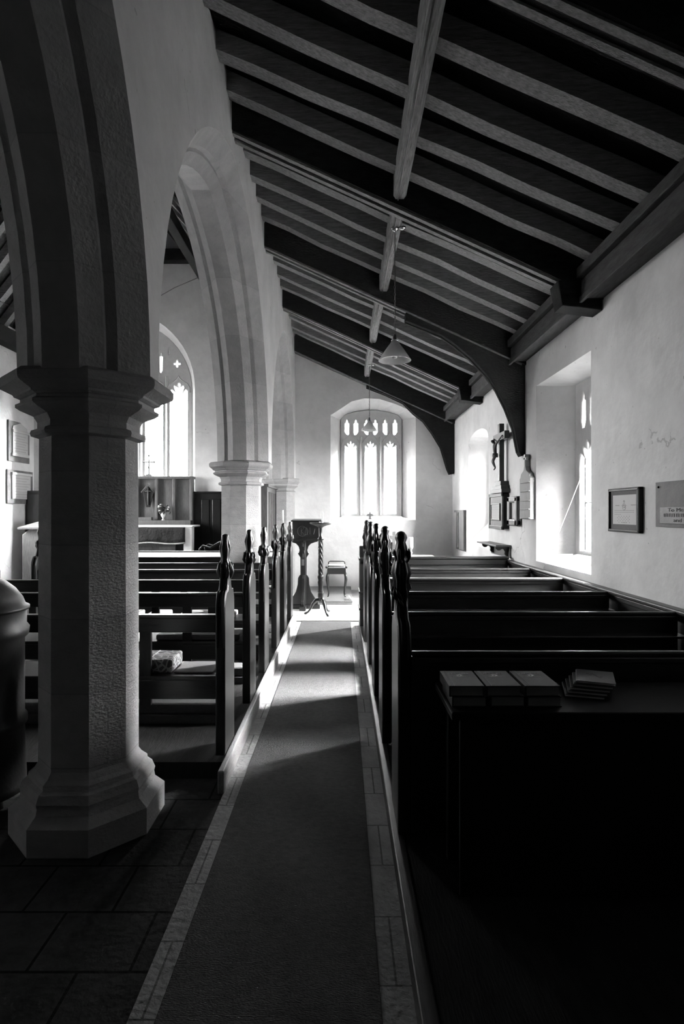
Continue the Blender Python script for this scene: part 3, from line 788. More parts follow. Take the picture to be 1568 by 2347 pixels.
bible(PX(1075, 2.25)+.006, BY+.005, zt, 0, 'bible at the bottom of the leftmost pile on the book table', p0)
bible(PX(1157, 2.25), BY, zt+.043, 0, 'closed bible on top of the middle pile on the book table', p0)
bible(PX(1165, 2.25)+.004, BY+.008, zt, 0, 'bible at the bottom of the middle pile on the book table', p0)
bible(PX(1246, 2.25), BY, zt+.043, 0, 'closed bible on top of the right-hand pile of bibles', p0)
bible(PX(1249, 2.25)+.004, BY+.006, zt, 0, 'bible at the bottom of the right-hand pile of bibles', p0)
ords = ['lowest', 'second lowest', 'middle', 'second highest', 'topmost']
for k in range(5):
    t = thing('hymn_booklet', '%s of the fanned thin hymn booklets beside the bibles' % ords[k], 'book', (1.03+.016*k, 2.46+.006*k, zt+.0001+.012*k), 'thin hymn booklets')
    w_, l_ = .15, .19
    b = MB(); x, y, z = t.location
    b.box(x-w_/2, x+w_/2, y-l_/2, y+l_/2, z+.009, z+.011); b.box(x-w_/2, x+w_/2, y-l_/2, y+l_/2, z, z+.002); b.build('cover', M['booklet'], t)
    b = MB(); b.box(x-w_/2-.003, x+w_/2-.002, y-l_/2+.002, y+l_/2-.002, z+.002, z+.009); b.build('pages', M['paper'], t)
    if k == 4:
        b = MB()
        for (dx, dy) in ((-.03, .03), (-.012, .035), (-.02, .015), (0, .018), (.008, -.002), (.024, .0), (.018, -.018)):
            b.box(x+dx-.006, x+dx+.006, y+dy-.005, y+dy+.005, z+.011, z+.0114)
        b.build('cover_marks', M['skin'], t)
    t.rotation_euler = (0, 0, -.30-.02*k)

# ------------------------------------------------------------------ hassocks on the left pews
def hassock(x, y, z, w_, d_, h_, m, label):
    t = MB(); t.box(x-w_/2, x+w_/2, y-d_/2, y+d_/2, z, z+h_, .018, 3)
    o = t.build('hassock', m); o['label'] = label; o['category'] = 'kneeler'; return o
def loose(o, label, cat, group=None):
    o['label'] = label; o['category'] = cat
    if group: o['group'] = group
    return o
b = MB(); b.box(-1.36, -1.055, 3.56, 3.82, .60, .685, .016, 3); hs = b.build('hassock', M['hassock']); loose(hs, 'embroidered square hassock on the seat of the nearest left pew', 'kneeler')
b = MB()
b.box(-1.345, -1.07, 3.685, 3.694, .6845, .6865); b.box(-1.206, -1.197, 3.575, 3.805, .6845, .6865)
b.build('cross_stitching', M['fringe'], hs)
hs.children[0].location = (0, 0, 0)
b = MB(); b.box(-1.04, -.80, 3.56, 3.80, .601, .612, .003); loose(b.build('folded_service_sheet', M['mount']), 'grey folded service sheet on the nearest left pew seat', 'paper')
b = MB(); b.box(-1.45, -.80, 4.47, 4.75, .60, .645, .015, 3); loose(b.build('seat_cushion', M['cushion']), 'long grey seat pad on the second pew of the left block', 'cushion')
def blk(x0, x1, Yp, m, label, h=.07):
    b = MB(); b.box(x0, x1, Yp+.08, Yp+.36, .60, .60+h, .014, 3); return loose(b.build('hassock', m), label, 'kneeler')
Y3 = LY[2]
blk(PX(300, 5.5), PX(324, 5.5), Y3, M['hassock2'], 'pale hassock half hidden behind the foreground pillar edge', .05)
blk(PX(346, 5.5), PX(388, 5.5), Y3, M['cloth'], 'plain white hassock on the third left pew seat', .05)
o = blk(PX(420, 5.5), PX(488, 5.5), Y3, M['cushion'], 'grey hassock with an oval badge and pale border', .05)
b = MB(); b.lathe((PX(447, 5.5), Y3+.22, 0), [(.085, .6505), (.085, .6525)], 24, sy=.9); bd = b.build('oval_badge', M['cloth'], o)
for q in (PX(420, 5.5)+.01, PX(484, 5.5)):
    b = MB(); b.box(q, q+.012, Y3+.09, Y3+.35, .650, .652); b.build('border', M['cloth'], o)
blk(PX(490, 5.5), PX(541, 5.5), Y3, M['hassock2'], 'mottled patterned hassock at the aisle end of the third left pew', .05)
Y4 = LY[3]
for k, (a, c) in enumerate(((315, 352), (370, 404), (420, 462), (474, 520))):
    blk(PX(a, 6.5), PX(c, 6.5), Y4, M['cushion'], ['dark boxy hassock hard by the foreground pillar on the fourth pew', 'dark boxy hassock second from the foreground pillar on the fourth pew', 'dark boxy hassock third from the foreground pillar on the fourth pew', 'dark boxy hassock nearest the aisle on the fourth pew'][k], .06)
blk(-.98, -.83, LY[1]+.0, M['hassock2'], 'patterned hassock by the aisle end on the second left pew', .045) if False else None
blk(-.98, -.80, LY[4]-.02, M['hassock2'], 'patterned hassock at the aisle end beside the pale pillar', .06)

# ------------------------------------------------------------------ pendant lamps
def pendant(x, y, zrim, rad, zt, label):
    t = thing('pendant_lamp', label, 'lamp', (x, y, zrim), 'pendant lamps of the aisle')
    hgt = rad*1.18
    pr = [(rad, 0), (rad*.985, .004), (rad*.60, hgt*.52), (rad*.27, hgt*.9), (rad*.2, hgt)]
    inner = [(r*.96, z-.003) for r, z in reversed(pr)]
    m = bpy.data.materials.get('opal_glass_shade')
    if m is None:
        m = mat('opal_glass_shade', .62, .15, spec=.6); m.node_tree.nodes['Principled BSDF'].inputs['Transmission Weight'].default_value = 0.0
        tn = m.node_tree; pb = tn.nodes['Principled BSDF']; tl = tn.nodes.new('ShaderNodeBsdfTranslucent'); tl.inputs[0].default_value = (.7, .7, .7, 1)
        mx = tn.nodes.new('ShaderNodeMixShader'); mx.inputs[0].default_value = .45
        tn.links.new(pb.outputs[0], mx.inputs[1]); tn.links.new(tl.outputs[0], mx.inputs[2]); tn.links.new(mx.outputs[0], tn.nodes['Material Output'].inputs[0])
    b = MB(); b.lathe((x, y, zrim), pr+inner[:-1]+[(rad*.955, .001)], 40, cap=False); b.build('shade', m, t)
    b = MB(); b.lathe((x, y, zrim), [(.012, .12*rad/.155), (.022, .09*rad/.155), (.030, .05*rad/.155), (.022, .025*rad/.155), (.004, .018*rad/.155)], 16); b.build('bulb', M['pottery'], t)
    b = MB(); b.lathe((x, y, zrim), [(rad*.22, hgt), (rad*.22, hgt+.012), (.018, hgt+.02), (.015, hgt+.06), (.008, hgt+.065)], 16); b.build('gallery', M['brass'], t)
    b = MB(); z = zrim+hgt+.065; k = 0
    while z < zt-.02:
        L = []
        for q in range(8):
            th = 2*PI*q/8; d = .008*math.cos(th); L.append((x+(d if k % 2 else 0), y+(0 if k % 2 else d), z+.018+.019*math.sin(th)))
        b.tube(L, .0022, 4, True); z += .033; k += 1
    b.tube([(x+.006, y+.004, zrim+hgt+.06), (x+.004, y+.004, zt)], .0025, 4)
    b.build('chain', M['chain'], t)
    b = MB(); b.lathe((x, y, zt-.025), [(.008, 0), (.02, .004), (.036, .015), (.04, .025)], 20); b.lathe((x+.07, y-.02, zt-.02), [(.006, 0), (.03, .008), (.036, .02)], 20); b.build('ceiling_rose', M['brass'], t)
pendant(.50, 5.45, 3.035, .155, 4.285, 'opal cone pendant lamp hanging nearer the camera on a long chain')
pendant(.50, 10.5, 3.085, .147, 4.285, 'opal cone pendant lamp hanging in front of the east window')

# ------------------------------------------------------------------ lectern
LX, LYY = -.62, 9.25
t = thing('lectern', 'dark carved wooden lectern with box desk on gothic pierced supports', 'lectern', (LX, LYY, .022))
zt0, zt1 = PZ(1240, LYY), PZ(1196, LYY)
xl, xr = PX(669, LYY), PX(733, LYY)
b = MB(); b.box(xl+.01, xr-.01, LYY-.02, LYY+.36, zt0+.03, zt1, .006); dk = b.build('desk_box', M['dark'], t)
b = MB(); b.prism([(LYY-.05, zt1), (LYY+.40, zt1+.02), (LYY+.40, zt1+.04), (LYY-.05, zt1+.02)], 'x', xl-.01, xr+.03, .004); b.build('desk_top', M['dark'], t)
b = MB(); b.box(xl, xr, LYY-.035, LYY+.37, zt0+.0, zt0+.02, .006); b.box(xl-.008, xr+.008, LYY-.045, LYY+.38, zt0+.018, zt0+.038, .006); b.build('desk_moulding', M['dark'], t)
b = MB()
cxx = PX(695, LYY); czz = (zt0+zt1)/2+.0
def ring(cx, cz, r, a0, a1, w=.0035):
    b.tube([(cx+r*math.cos(a), LYY-.023, cz+r*math.sin(a)*1.1) for a in [a0+(a1-a0)*q/12 for q in range(13)]], w, 5)
ring(cxx-.015, czz, .075, .6, 5.7); ring(cxx+.02, czz, .06, -1.3, 2.2)
for (xa, za, xb, zb_) in ((-.03, -.06, -.03, .06), (-.03, .0, .02, .06), (-.03, .0, .02, -.06), (.03, -.06, .05, .06), (.05, .06, .075, -.06), (.11, -.05, .11, .06), (.17, -.05, .19, .04)):
    b.tube([(cxx+xa, LYY-.023, czz+za), (cxx+xb, LYY-.023, czz+zb_)], .0035, 5)
b.build('carved_letters', M['oak'], dk)
# fins with pierced gothic outline in two directions
cx = PX(694.5, LYY); cyl = LYY+.15
fin = [(.03, zt0), (.23, zt0), (.23, zt0-.02), (.185, zt0-.03), (.12, zt0-.055), (.08, zt0-.10), (.065, zt0-.16), (.075, zt0-.20), (.092, zt0-.215), (.07, zt0-.25), (.052, zt0-.28), (.05, .58), (.07, .56), (.09, .52), (.095, .42), (.125, .30), (.20, .18), (.235, .16), (.235, .07), (.03, .07)]
for k, (dx, dy) in enumerate(((1, 0), (-1, 0), (0, 1), (0, -1))):
    b = MB()
    if dx: b.prism([(cx+dx*p[0], p[1]) for p in fin], 'y', cyl-.02, cyl+.02, .006)
    else: b.prism([(cyl+dy*p[0]*.8, p[1]) for p in fin], 'x', cx-.02, cx+.02, .006)
    b.build('gothic_support', M['dark'], t)
b = MB(); b.box(cx-.04, cx+.04, cyl-.04, cyl+.04, .05, zt0, .01); b.build('post', M['dark'], t)
b = MB(); b.box(cx-.022, cx+.022, cyl-.166, cyl-.162, .74, .84); b.build('label_card', M['mount'], t)
b = MB(); b.box(cx-.28, cx+.27, cyl-.05, cyl+.05, .022, .09, .008); b.box(cx-.05, cx+.05, cyl-.26, cyl+.26, .022, .085, .008); b.build('cross_base', M['dark'], t)

# twisted torchere
TX, TY = PX(735, 8.85), 8.85
def torchere(x, y, label, ztop=1.42):
    t = thing('candle_stand', label, 'stand', (x, y, .022), 'candle stands')
    b = MB(); b.lathe((x, y, 0), [(.02, .20), (.036, .24), (.030, .27), (.04, .29), (.04, .34), (.034, .36), (.045, .37), (.036, .39), (.034, .46), (.042, .52), (.034, .55), (.045, .60), (.034, .64)], 28, lobes=8, amp=.08)
    b.build('carved_baluster', M['dark'], t)
    b = MB(); n = 130; b.lathe((x, y, 0), [(.036, .64+(ztop-.90)*q/n) for q in range(n+1)], 36, lobes=5, amp=.10, twist=70); b.build('twisted_stem', M['dark'], t)
    zq = ztop-.26
    b = MB(); b.lathe((x, y, 0), [(.03, zq), (.048, zq+.015), (.05, zq+.03), (.036, zq+.045), (.022, zq+.07), (.024, zq+.19), (.035, zq+.205), (.06, zq+.22), (.10, zq+.235), (.155, zq+.25), (.17, zq+.268), (.165, zq+.275), (.14, zq+.262), (.01, zq+.255)], 32); b.build('dish_top', M['dark'], t)
    for k in range(3):
        th = -1.05+k*2*PI/3
        pts = []
        for (r, z) in ((.02, .25), (.07, .245), (.12, .19), (.15, .12), (.19, .065), (.235, .042)): pts.append((x+r*math.cos(th), y+r*math.sin(th), z))
        b = MB(); b.tube(pts, [.028, .03, .026, .018, .015, .02], 10); b.sphere((x+.235*math.cos(th), y+.235*math.sin(th), .042), .021, 1.1, 1.1, .8); b.build('leg', M['dark'], t)
    return t
torchere(TX, TY, 'dark spiral-twist candle stand on tripod feet in the aisle')
# the wooden dish sits at 1.435
b = MB(); b.lathe((PX(739, TY), TY, 0), [(.012, 1.416), (.012, 1.60), (.010, 1.602)], 16); loose(b.build('candle', M['wax']), 'white candle standing on the spiral-twist candle stand', 'candle')
X2, Y2_ = PX(648.7, 9.6), 9.6
t = thing('candlestick', 'slender brass floor candlestick with white candle left of the lectern', 'candlestick', (X2, Y2_, .022))
b = MB(); b.lathe((X2, Y2_, 0), [(.10, .022), (.10, .035), (.03, .06), (.014, .1), (.012, .7), (.02, .72), (.012, .75), (.012, 1.27), (.03, 1.29), (.014, 1.31), (.014, 1.34), (.028, 1.36), (.015, 1.37), (.018, 1.40)], 24); b.build('stem', M['brass'], t)
b = MB(); b.lathe((X2, Y2_, 0), [(.012, 1.40), (.012, 1.63), (.009, 1.632)], 16); b.build('candle', M['wax'], t)

# small light box seen at the lectern's left
b = MB(); b.box(PX(670, 9.0), PX(678, 9.0), 9.0, 9.03, PZ(1243, 9.0), PZ(1235, 9.0), .003)
b.bm.free()

# ------------------------------------------------------------------ low platform and stool
t = thing('low_platform', 'low pale wooden platform under the stool against the east wall', 'platform', (-.2, 10.6, .022))
b = MB(); b.box(-.75, .18, 9.75, 11.68, .065, .09, .004); b.build('top_board', M['oak'], t)
b = MB(); b.box(-.75, .18, 9.76, 9.79, .022, .068, .003); b.box(-.75, -.70, 9.8, 11.6, .022, .065); b.box(.12, .17, 9.8, 11.6, .022, .065); b.build('edge_boards', M['pale'], t)
b = MB(); b.prism([(PX(800, 9.8), .09), (PX(812, 9.8)-.03, .09), (PX(800, 9.8), .16)], 'y', 9.80, 9.98, .003); loose(b.build('wooden_wedge', M['pale']), 'small pale wooden wedge lying on the corner of the low platform', 'wedge')
SX, SY = PX(771.5, 10.2), 10.3
t = thing('music_stool', 'dark music stool with white pad and side rails on low platform', 'stool', (SX, SY, .09))
b = MB(); b.box(SX-.165, SX+.165, SY-.13, SY+.16, .50, .60, .006); b.build('apron', M['dark'], t)
b = MB(); b.box(SX-.155, SX+.155, SY-.12, SY+.15, .60, .655, .02, 3); b.build('seat_pad', M['cloth'], t)
for sx_ in (-1, 1):
    b = MB(); b.tube([(SX+sx_*.175, SY-.14, .625), (SX+sx_*.175, SY+.16, .625)], .016, 10); b.sphere((SX+sx_*.175, SY-.15, .625), .022); b.build('side_rail', M['dark'], t)
b = MB(); b.tube([(SX-.15, SY+.14, .63), (SX-.145, SY+.15, .69), (SX-.12, SY+.15, .705), (SX+.12, SY+.15, .705), (SX+.145, SY+.15, .69), (SX+.15, SY+.14, .63)], .010, 8); b.build('back_rail', M['dark'], t)
b = MB(); b.tube([(SX-.16, SY-.135, .645), (SX+.16, SY-.135, .645)], .010, 8); b.build('front_rail', M['dark'], t)
for sx_ in (-1, 1):
    for sy_ in (-1, 1):
        b = MB(); xx = SX+sx_*.145; yy = SY+.015+sy_*.115
        b.tube([(xx, yy, .52), (xx+sx_*.018, yy+sy_*.01, .46), (xx+sx_*.022, yy+sy_*.015, .40), (xx+sx_*.008, yy, .28), (xx-sx_*.008, yy-sy_*.005, .16), (xx, yy, .115), (xx+sx_*.012, yy+sy_*.01, .102)], [.022, .026, .026, .018, .013, .012, .013], 10)
        b.build('leg', M['dark'], t)

# ------------------------------------------------------------------ slatted screen between pillar and east wall
t = thing('slatted_screen', 'tall dark wooden screen with vertical slats beside the pale pillar', 'screen', (-1.32, 10.8, .022))
for q in (10.0, 11.55):
    b = MB(); b.box(-1.44, -1.30, q, q+.11, .022, 2.04, .004); b.build('post', M['oak'], t)
b = MB(); b.box(-1.46, -1.27, 9.97, 11.68, 2.04, 2.09, .01, 3); b.build('cornice', M['oak'], t)
b = MB(); b.box(-1.42, -1.31, 10.1, 11.6, 1.96, 2.04); b.build('head_rail', M['oak'], t)
for k in range(9):
    Y = 10.2+k*.155
    b = MB(); b.box(-1.335, -1.31, Y, Y+.05, .98, 1.97, .004); b.build('slat', M['oak'], t)
b = MB(); b.box(-1.43, -1.40, 10.1, 11.6, .9, 1.97); b.build('backing', M['dark'], t)
b = MB(); b.box(-1.42, -1.24, 10.02, 11.62, .90, .98, .006); b.build('sill_ledge', M['pale'], t)
b = MB(); b.box(-1.42, -1.33, 10.1, 11.6, .022, .90); b.build('lower_panel', M['dark'], t)

# ------------------------------------------------------------------ side altar on the right
t = thing('altar_table', 'small side altar table under a white cloth behind the right pews', 'table', (1.2, 10.6, 0))
b = MB(); b.box(.62, 1.66, 10.4, 10.95, .0, .745, .01); b.build('table_body', M['oak'], t)
b = MB(); b.box(.58, 1.70, 10.36, 10.98, .745, .772, .008); b.build('table_top', M['oak'], t)
b = MB(); b.box(.56, 1.72, 10.34, 11.0, .772, .779, .003); b.box(.56, .565, 10.34, 11.0, .55, .776); b.box(1.715, 1.72, 10.34, 11.0, .55, .776); b.build('altar_cloth', M['cloth'], t)
cxx = PX(942, 10.5)
t = thing('candle_holder', 'turned pale wooden holder with fat white candle on side altar', 'candle', (cxx, 10.5, .779))
b = MB(); b.lathe((cxx, 10.5, .779), [(.044, 0), (.044, .012), (.022, .03), (.018, .05), (.03, .075), (.032, .09), (.018, .105), (.02, .13), (.03, .15), (.042, .165), (.042, .175)], 28); b.build('holder', M['pale'], t)
b = MB(); b.lathe((cxx, 10.5, .779), [(.041, .175), (.042, .18), (.041, .355), (.034, .36)], 28); b.build('candle', M['wax'], t)
crx = PX(903, 10.75)
t = thing('wooden_cross', 'plain grey wooden standing cross on the side altar', 'cross', (crx, 10.75, .779))
b = MB(); b.box(crx-.028, crx+.028, 10.74, 10.77, .80, 1.235, .003); b.box(crx-.10, crx+.10, 10.735, 10.765, 1.09, 1.16, .003); b.build('cross', M['slate'], t)
b = MB(); b.box(crx-.10, crx+.10, 10.70, 10.82, .779, .81, .004); b.build('foot', M['slate'], t)
b = MB(); b.box(PX(891, 10.85), PX(900, 10.85)+.04, 10.84, 10.88, .779, 1.03, .003); loose(b.build('book', M['book']), 'upright dark book behind the cross on the side altar', 'book')

# stone cross on east window sill
sx_ = PX(848, 11.8); zs = PZ(1191.5, D)+.004
b = MB(); b.prism([(sx_-.03, zs), (sx_+.03, zs), (sx_+.022, zs+.05), (sx_+.028, zs+.065), (sx_+.075, zs+.07), (sx_+.06, zs+.10), (sx_+.075, zs+.13) if False else (sx_+.045, zs+.118), (sx_+.02, zs+.115), (sx_+.02, zs+.145), (sx_, zs+.16), (sx_-.02, zs+.145), (sx_-.02, zs+.115), (sx_-.045, zs+.118), (sx_-.06, zs+.10), (sx_-.075, zs+.07), (sx_-.028, zs+.065), (sx_-.022, zs+.05)], 'y', 11.76, 11.81, .004)
loose(b.build('stone_cross', M['slate']), 'small grey carved cross on the east window sill', 'cross')

# ------------------------------------------------------------------ things on the south wall
# stone recess near the corner
t = thing('stone_recess', 'narrow brownish stone recess with shaft low in the side wall', 'recess', (2.24, 10.85, .88))
y0, y1 = 10.44, 11.27
b = MB(); b.box(2.235, 2.2495, y0, y1, .88, 1.62, .002); b.build('back_slab', M['slate'], t)
b = MB(); b.box(2.205, 2.25, y0, y0+.42, .90, 1.60, .004); b.build('front_slab', M['slate'], t)
b = MB(); b.lathe((2.225, y0+.52, 0), [(.03, .90), (.03, .94), (.02, .96), (.02, 1.52), (.03, 1.54), (.03, 1.60)], 12); b.build('shaft', M['slate'], t)
b = MB(); b.box(2.20, 2.25, y0-.01, y1+.01, 1.595, 1.635, .004); b.build('lintel', M['slate'], t)

# memorial cabinet with crucifix
t = thing('memorial_case', 'black-sided wall case with framed roll of honour below the crucifix', 'case', (2.2, 8.1, 1.36))
yA, yB, xf = 7.74, 8.45, 2.155
b = MB(); b.box(xf+.02, 2.249, yA, yB, 1.37, 1.85, .002); b.build('case', M['iron'], t)
b = MB()
for (a0, a1, c0, c1) in ((yA, yB, 1.81, 1.86), (yA, yB, 1.36, 1.41), (yA, yA+.05, 1.36, 1.86), (yB-.05, yB, 1.36, 1.86)): b.box(xf, xf+.03, a0, a1, c0, c1, .006)
b.build('outer_frame', M['oak'], t)
b = MB(); b.box(xf+.012, xf+.022, yA+.05, yB-.05, 1.41, 1.81); b.build('mount', M['slate'], t)
b = MB()
for (a0, a1, c0, c1) in ((yA+.13, yB-.13, 1.70, 1.72), (yA+.13, yB-.13, 1.48, 1.50), (yA+.12, yA+.14, 1.48, 1.72), (yB-.14, yB-.12, 1.48, 1.72)): b.box(xf-.004, xf+.014, a0, a1, c0, c1, .003)
b.build('inner_frame', M['dark'], t)
b = MB(); b.box(xf+.006, xf+.012, yA+.14, yB-.14, 1.50, 1.70); b.build('paper', M['paper'], t)
b = MB()
for k in range(11): b.box(xf+.004, xf+.006, yA+.18, yB-.18, 1.515+k*.016, 1.520+k*.016)
b.build('writing', M['faint'], t)

t = thing('crucifix', 'tall dark crucifix on stepped foot standing over the memorial case', 'crucifix', (2.19, 7.82, 1.86))
yc = 7.84
b = MB(); b.box(2.135, 2.20, yc-.045, yc+.045, 2.02, 2.80, .003); b.box(2.13, 2.195, yc-.30, yc+.26, 2.57, 2.67, .003); b.build('cross', M['dark'], t)
b = MB(); b.box(2.13, 2.249, yc-.16, yc+.42, 1.86, 1.91, .003); b.box(2.135, 2.249, yc-.12, yc+.32, 1.91, 1.96, .003); b.box(2.14, 2.249, yc-.08, yc+.2, 1.96, 2.02, .003); b.build('stepped_foot', M['dark'], t)
# carved body: one skinned surface
def skinned(name, verts, edges, radii, m, parent):
    me = bpy.data.meshes.new('t'); me.from_pydata(verts, edges, []); ob = bpy.data.objects.new('t', me); COL.objects.link(ob)
    md = ob.modifiers.new('skin', 'SKIN'); sub = ob.modifiers.new('s', 'SUBSURF'); sub.levels = 2; sub.render_levels = 2
    for i, r in enumerate(radii): me.skin_vertices[0].data[i].radius = (r, r)
    me.skin_vertices[0].data[0].use_root = True
    dg = bpy.context.evaluated_depsgraph_get(); dg.update(); ev = bpy.data.meshes.new_from_object(ob.evaluated_get(dg))
    bpy.data.objects.remove(ob)
    b = MB(); b.bm.from_mesh(ev)
    for f in b.bm.faces: f.smooth = True
    return b.build(name, m, parent)
xb = 2.10
V = [(xb-.01, yc, 2.385), (xb-.015, yc, 2.43), (xb-.02, yc, 2.49), (xb-.02, yc, 2.53), (xb-.045, yc+.01, 2.56), (xb-.055, yc+.012, 2.585),
     (xb-.01, yc-.055, 2.525), (xb+.01, yc-.13, 2.575), (xb+.025, yc-.22, 2.62), (xb-.01, yc+.055, 2.525), (xb+.01, yc+.13, 2.575), (xb+.025, yc+.21, 2.62),
     (xb-.01, yc-.022, 2.37), (xb-.045, yc-.02, 2.29), (xb-.01, yc-.01, 2.20), (xb-.03, yc-.01, 2.175), (xb-.01, yc+.022, 2.37), (xb-.045, yc+.022, 2.285), (xb-.008, yc+.012, 2.20), (xb-.03, yc+.012, 2.17)]
E = [(0, 1), (1, 2), (2, 3), (3, 4), (4, 5), (2, 6), (6, 7), (7, 8), (2, 9), (9, 10), (10, 11), (0, 12), (12, 13), (13, 14), (14, 15), (0, 16), (16, 17), (17, 18), (18, 19)]
Rr = [.028, .026, .032, .014, .024, .022, .014, .011, .008, .014, .011, .008, .020, .016, .010, .008, .020, .016, .010, .008]
skinned('carved_body', V, E, Rr, M['skin'], t)
b = MB(); b.lathe((xb-.01, yc, 0), [(.034, 2.345), (.036, 2.37), (.032, 2.40)], 16, lobes=6, amp=.1); b.build('loincloth', M['skin'], t)

t = thing('wall_mirror', 'small dark upright frame with glass coloured pale for its reflection beside the memorial case', 'mirror', (2.2, 7.4, 1.42))
ya, yb = 7.19, 7.62
for nm, pts in (('frame', None),):
    b = MB()
    xf = 2.18
    for (a0, a1, c0, c1) in ((ya, yb, 1.72, 1.80), (ya, yb, 1.42, 1.51), (ya, ya+.10, 1.42, 1.80), (yb-.12, yb, 1.42, 1.80)): b.box(xf, 2.249, a0, a1, c0, c1, .02)
    b.build('frame', M['oak'], t)
b = MB(); b.box(2.215, 2.222, ya+.1, yb-.12, 1.51, 1.72); b.build('glass', M['marble'], t)  # opaque pale fill stands for the mirror's bright reflection

t = thing('hymn_board', 'tall wooden hymn board with slats and small cross finial', 'board', (2.2, 6.9, 1.51))
ya, yb = 6.70, 7.09; ym = (ya+yb)/2; xf = 2.19
b = MB(); b.prism([(ya, 1.515), (yb, 1.515), (yb, 2.0), (yb-.03, 2.02), (yb-.05, 2.06), (ym+.045, 2.10), (ym+.02, 2.15), (ym+.018, 2.24), (ym-.018, 2.24), (ym-.02, 2.15), (ym-.045, 2.10), (ya+.05, 2.06), (ya+.03, 2.02), (ya, 2.0)], 'x', xf, 2.249, .004); b.build('board', M['fadedwood'], t)
b = MB(); b.box(xf-.004, 2.245, ym-.025, ym+.025, 2.22, 2.29, .003); b.box(xf-.004, 2.22, ym-.06, ym+.06, 2.225, 2.255, .003); b.build('cross_finial', M['oak'], t)
for z in (1.52, 1.625, 1.73, 1.84, 1.945):
    b = MB(); b.box(xf-.014, xf, ya+.005, yb-.06, z, z+.016, .003); b.build('slat', M['fadedwood'], t)

t = thing('wall_shelf', 'small wooden wall shelf on scrolled brackets below the memorial case', 'shelf', (2.15, 8.1, .98))
b = MB(); b.box(2.045, 2.249, 7.64, 8.72, 1.135, 1.158, .003); b.build('shelf_board', M['oak'], t)
b = MB(); b.box(2.232, 2.249, 7.64, 8.6, .985, 1.135, .002); b.build('back_board', M['oak'], t)
for Y in (7.72, 8.45):
    b = MB(); b.prism([(2.235, 1.135), (2.06, 1.135), (2.065, 1.105), (2.09, 1.085), (2.12, 1.085), (2.14, 1.10), (2.155, 1.105), (2.175, 1.095), (2.185, 1.07), (2.18, 1.04), (2.20, 1.01), (2.235, 1.0)], 'y', Y, Y+.03, .003); b.build('bracket', M['dark'], t)

def frame_pic(name, label, cat):
    return thing(name, label, cat, (2.23, 4.5, 1.44))
t = frame_pic('picture_frame', 'framed squadron certificate in dark frame on the side wall', 'picture')
ya, yb, z0, z1, xf = 4.29, 4.79, 1.44, 1.79, 2.215
b = MB()
for (a0, a1, c0, c1) in ((ya, yb, z1-.022, z1), (ya, yb, z0, z0+.022), (ya, ya+.022, z0, z1), (yb-.022, yb, z0, z1)): b.box(xf, 2.249, a0, a1, c0, c1, .005)
b.build('frame', M['iron'], t)
b = MB()
for (a0, a1, c0, c1) in ((ya+.014, yb-.014, z1-.02, z1-.014), (ya+.014, yb-.014, z0+.014, z0+.02), (ya+.014, ya+.02, z0+.014, z1-.014), (yb-.02, yb-.014, z0+.014, z1-.014)): b.box(xf-.003, xf+.002, a0, a1, c0, c1)
b.build('inner_slip', M['slate'], t)
b = MB(); b.box(xf+.014, xf+.02, ya+.02, yb-.02, z0+.02, z1-.02); b.build('mount', M['mount'], t)
b = MB(); b.box(xf+.0125, xf+.014, ya+.063, yb-.063, z0+.062, z1-.055); pp = b.build('certificate', M['paper'], t)
b = MB(); ymid = (ya+yb)/2; xx = xf+.012
def tick(y, z, w_=.02, h_=.004): b.box(xx, xx+.0006, y-w_/2, y+w_/2, z-h_/2, z+h_/2)
r = random.Random(3)
for k in range(14): tick(yb-.10-k*.0228, 1.612, .017, .0045)
for k in range(14): tick(yb-.10-k*.0228, 1.597, .015, .0045)
for k in range(5): tick(yb-.10-k*.0225, 1.582, .016, .004)
for row in range(5):
    for k in range(5): tick(ymid+.085-k*.042+(row % 2)*.02, 1.566-row*.012, .012, .006)
for k in range(4): tick(ymid+.03-k*.02, 1.515, .014, .006)
for k in range(6): tick(yb-.11-k*.012, 1.652, .009, .007)
for k in range(7): tick(ya+.14-k*.0115, 1.654, .009, .007)
b.build('writing', M['faint'], pp)
b = MB()
for (rr, zc) in ((.016, 1.652), (.020, 1.636), (.008, 1.684)):
    L = [(xx, ymid+rr*1.25*math.cos(2*PI*q/16), zc+rr*math.sin(2*PI*q/16)) for q in range(16)]; b.tube(L, .002, 4, True)
b.sphere((xx, ymid, 1.637), .006, .2, 1, 1); b.box(xx, xx+.0006, ymid-.045, ymid+.045, 1.649, 1.652)
b.build('crest', M['faint'], pp)

t = thing('memorial_plaque', 'grey metal memorial plaque with gothic lettering at the frame edge', 'plaque', (2.24, 3.75, 1.49))
ya, yb, z0, z1 = 3.36, 4.10, 1.495, 1.81
b = MB(); b.box(2.236, 2.249, ya, yb, z0, z1, .002); b.build('plate', M['plaque'], t)
b = MB(); b.box(2.228, 2.237, ya+.06, yb-.07, z0+.025, z0+.14, .002); rp = b.build('raised_panel', M['plaque2'], t)
for yy in (ya+.04, yb-.04):
    b = MB(); b.sphere((2.234, yy, z1-.035), .008); b.build('screw', M['iron'], t)
TM = lambda y, z: Matrix(((0, 0, -1, 2.2275), (-1, 0, 0, y), (0, 1, 0, z), (0, 0, 0, 1)))
text_mesh('To Memory of', .036, TM((ya+yb)/2, z0+.107) @ Matrix.Scale(1.9, 4, (1, 0, 0)), M['ink'], 'lettering', rp)
text_mesh('and Of', .036, TM((ya+yb)/2+.04, z0+.038) @ Matrix.Scale(1.9, 4, (1, 0, 0)), M['ink'], 'lettering', rp)
b = MB()
for k in range(26): b.box(2.2268, 2.228, ya+.10+k*.0205, ya+.10+k*.0205+.006, z0+.072, z0+.094)
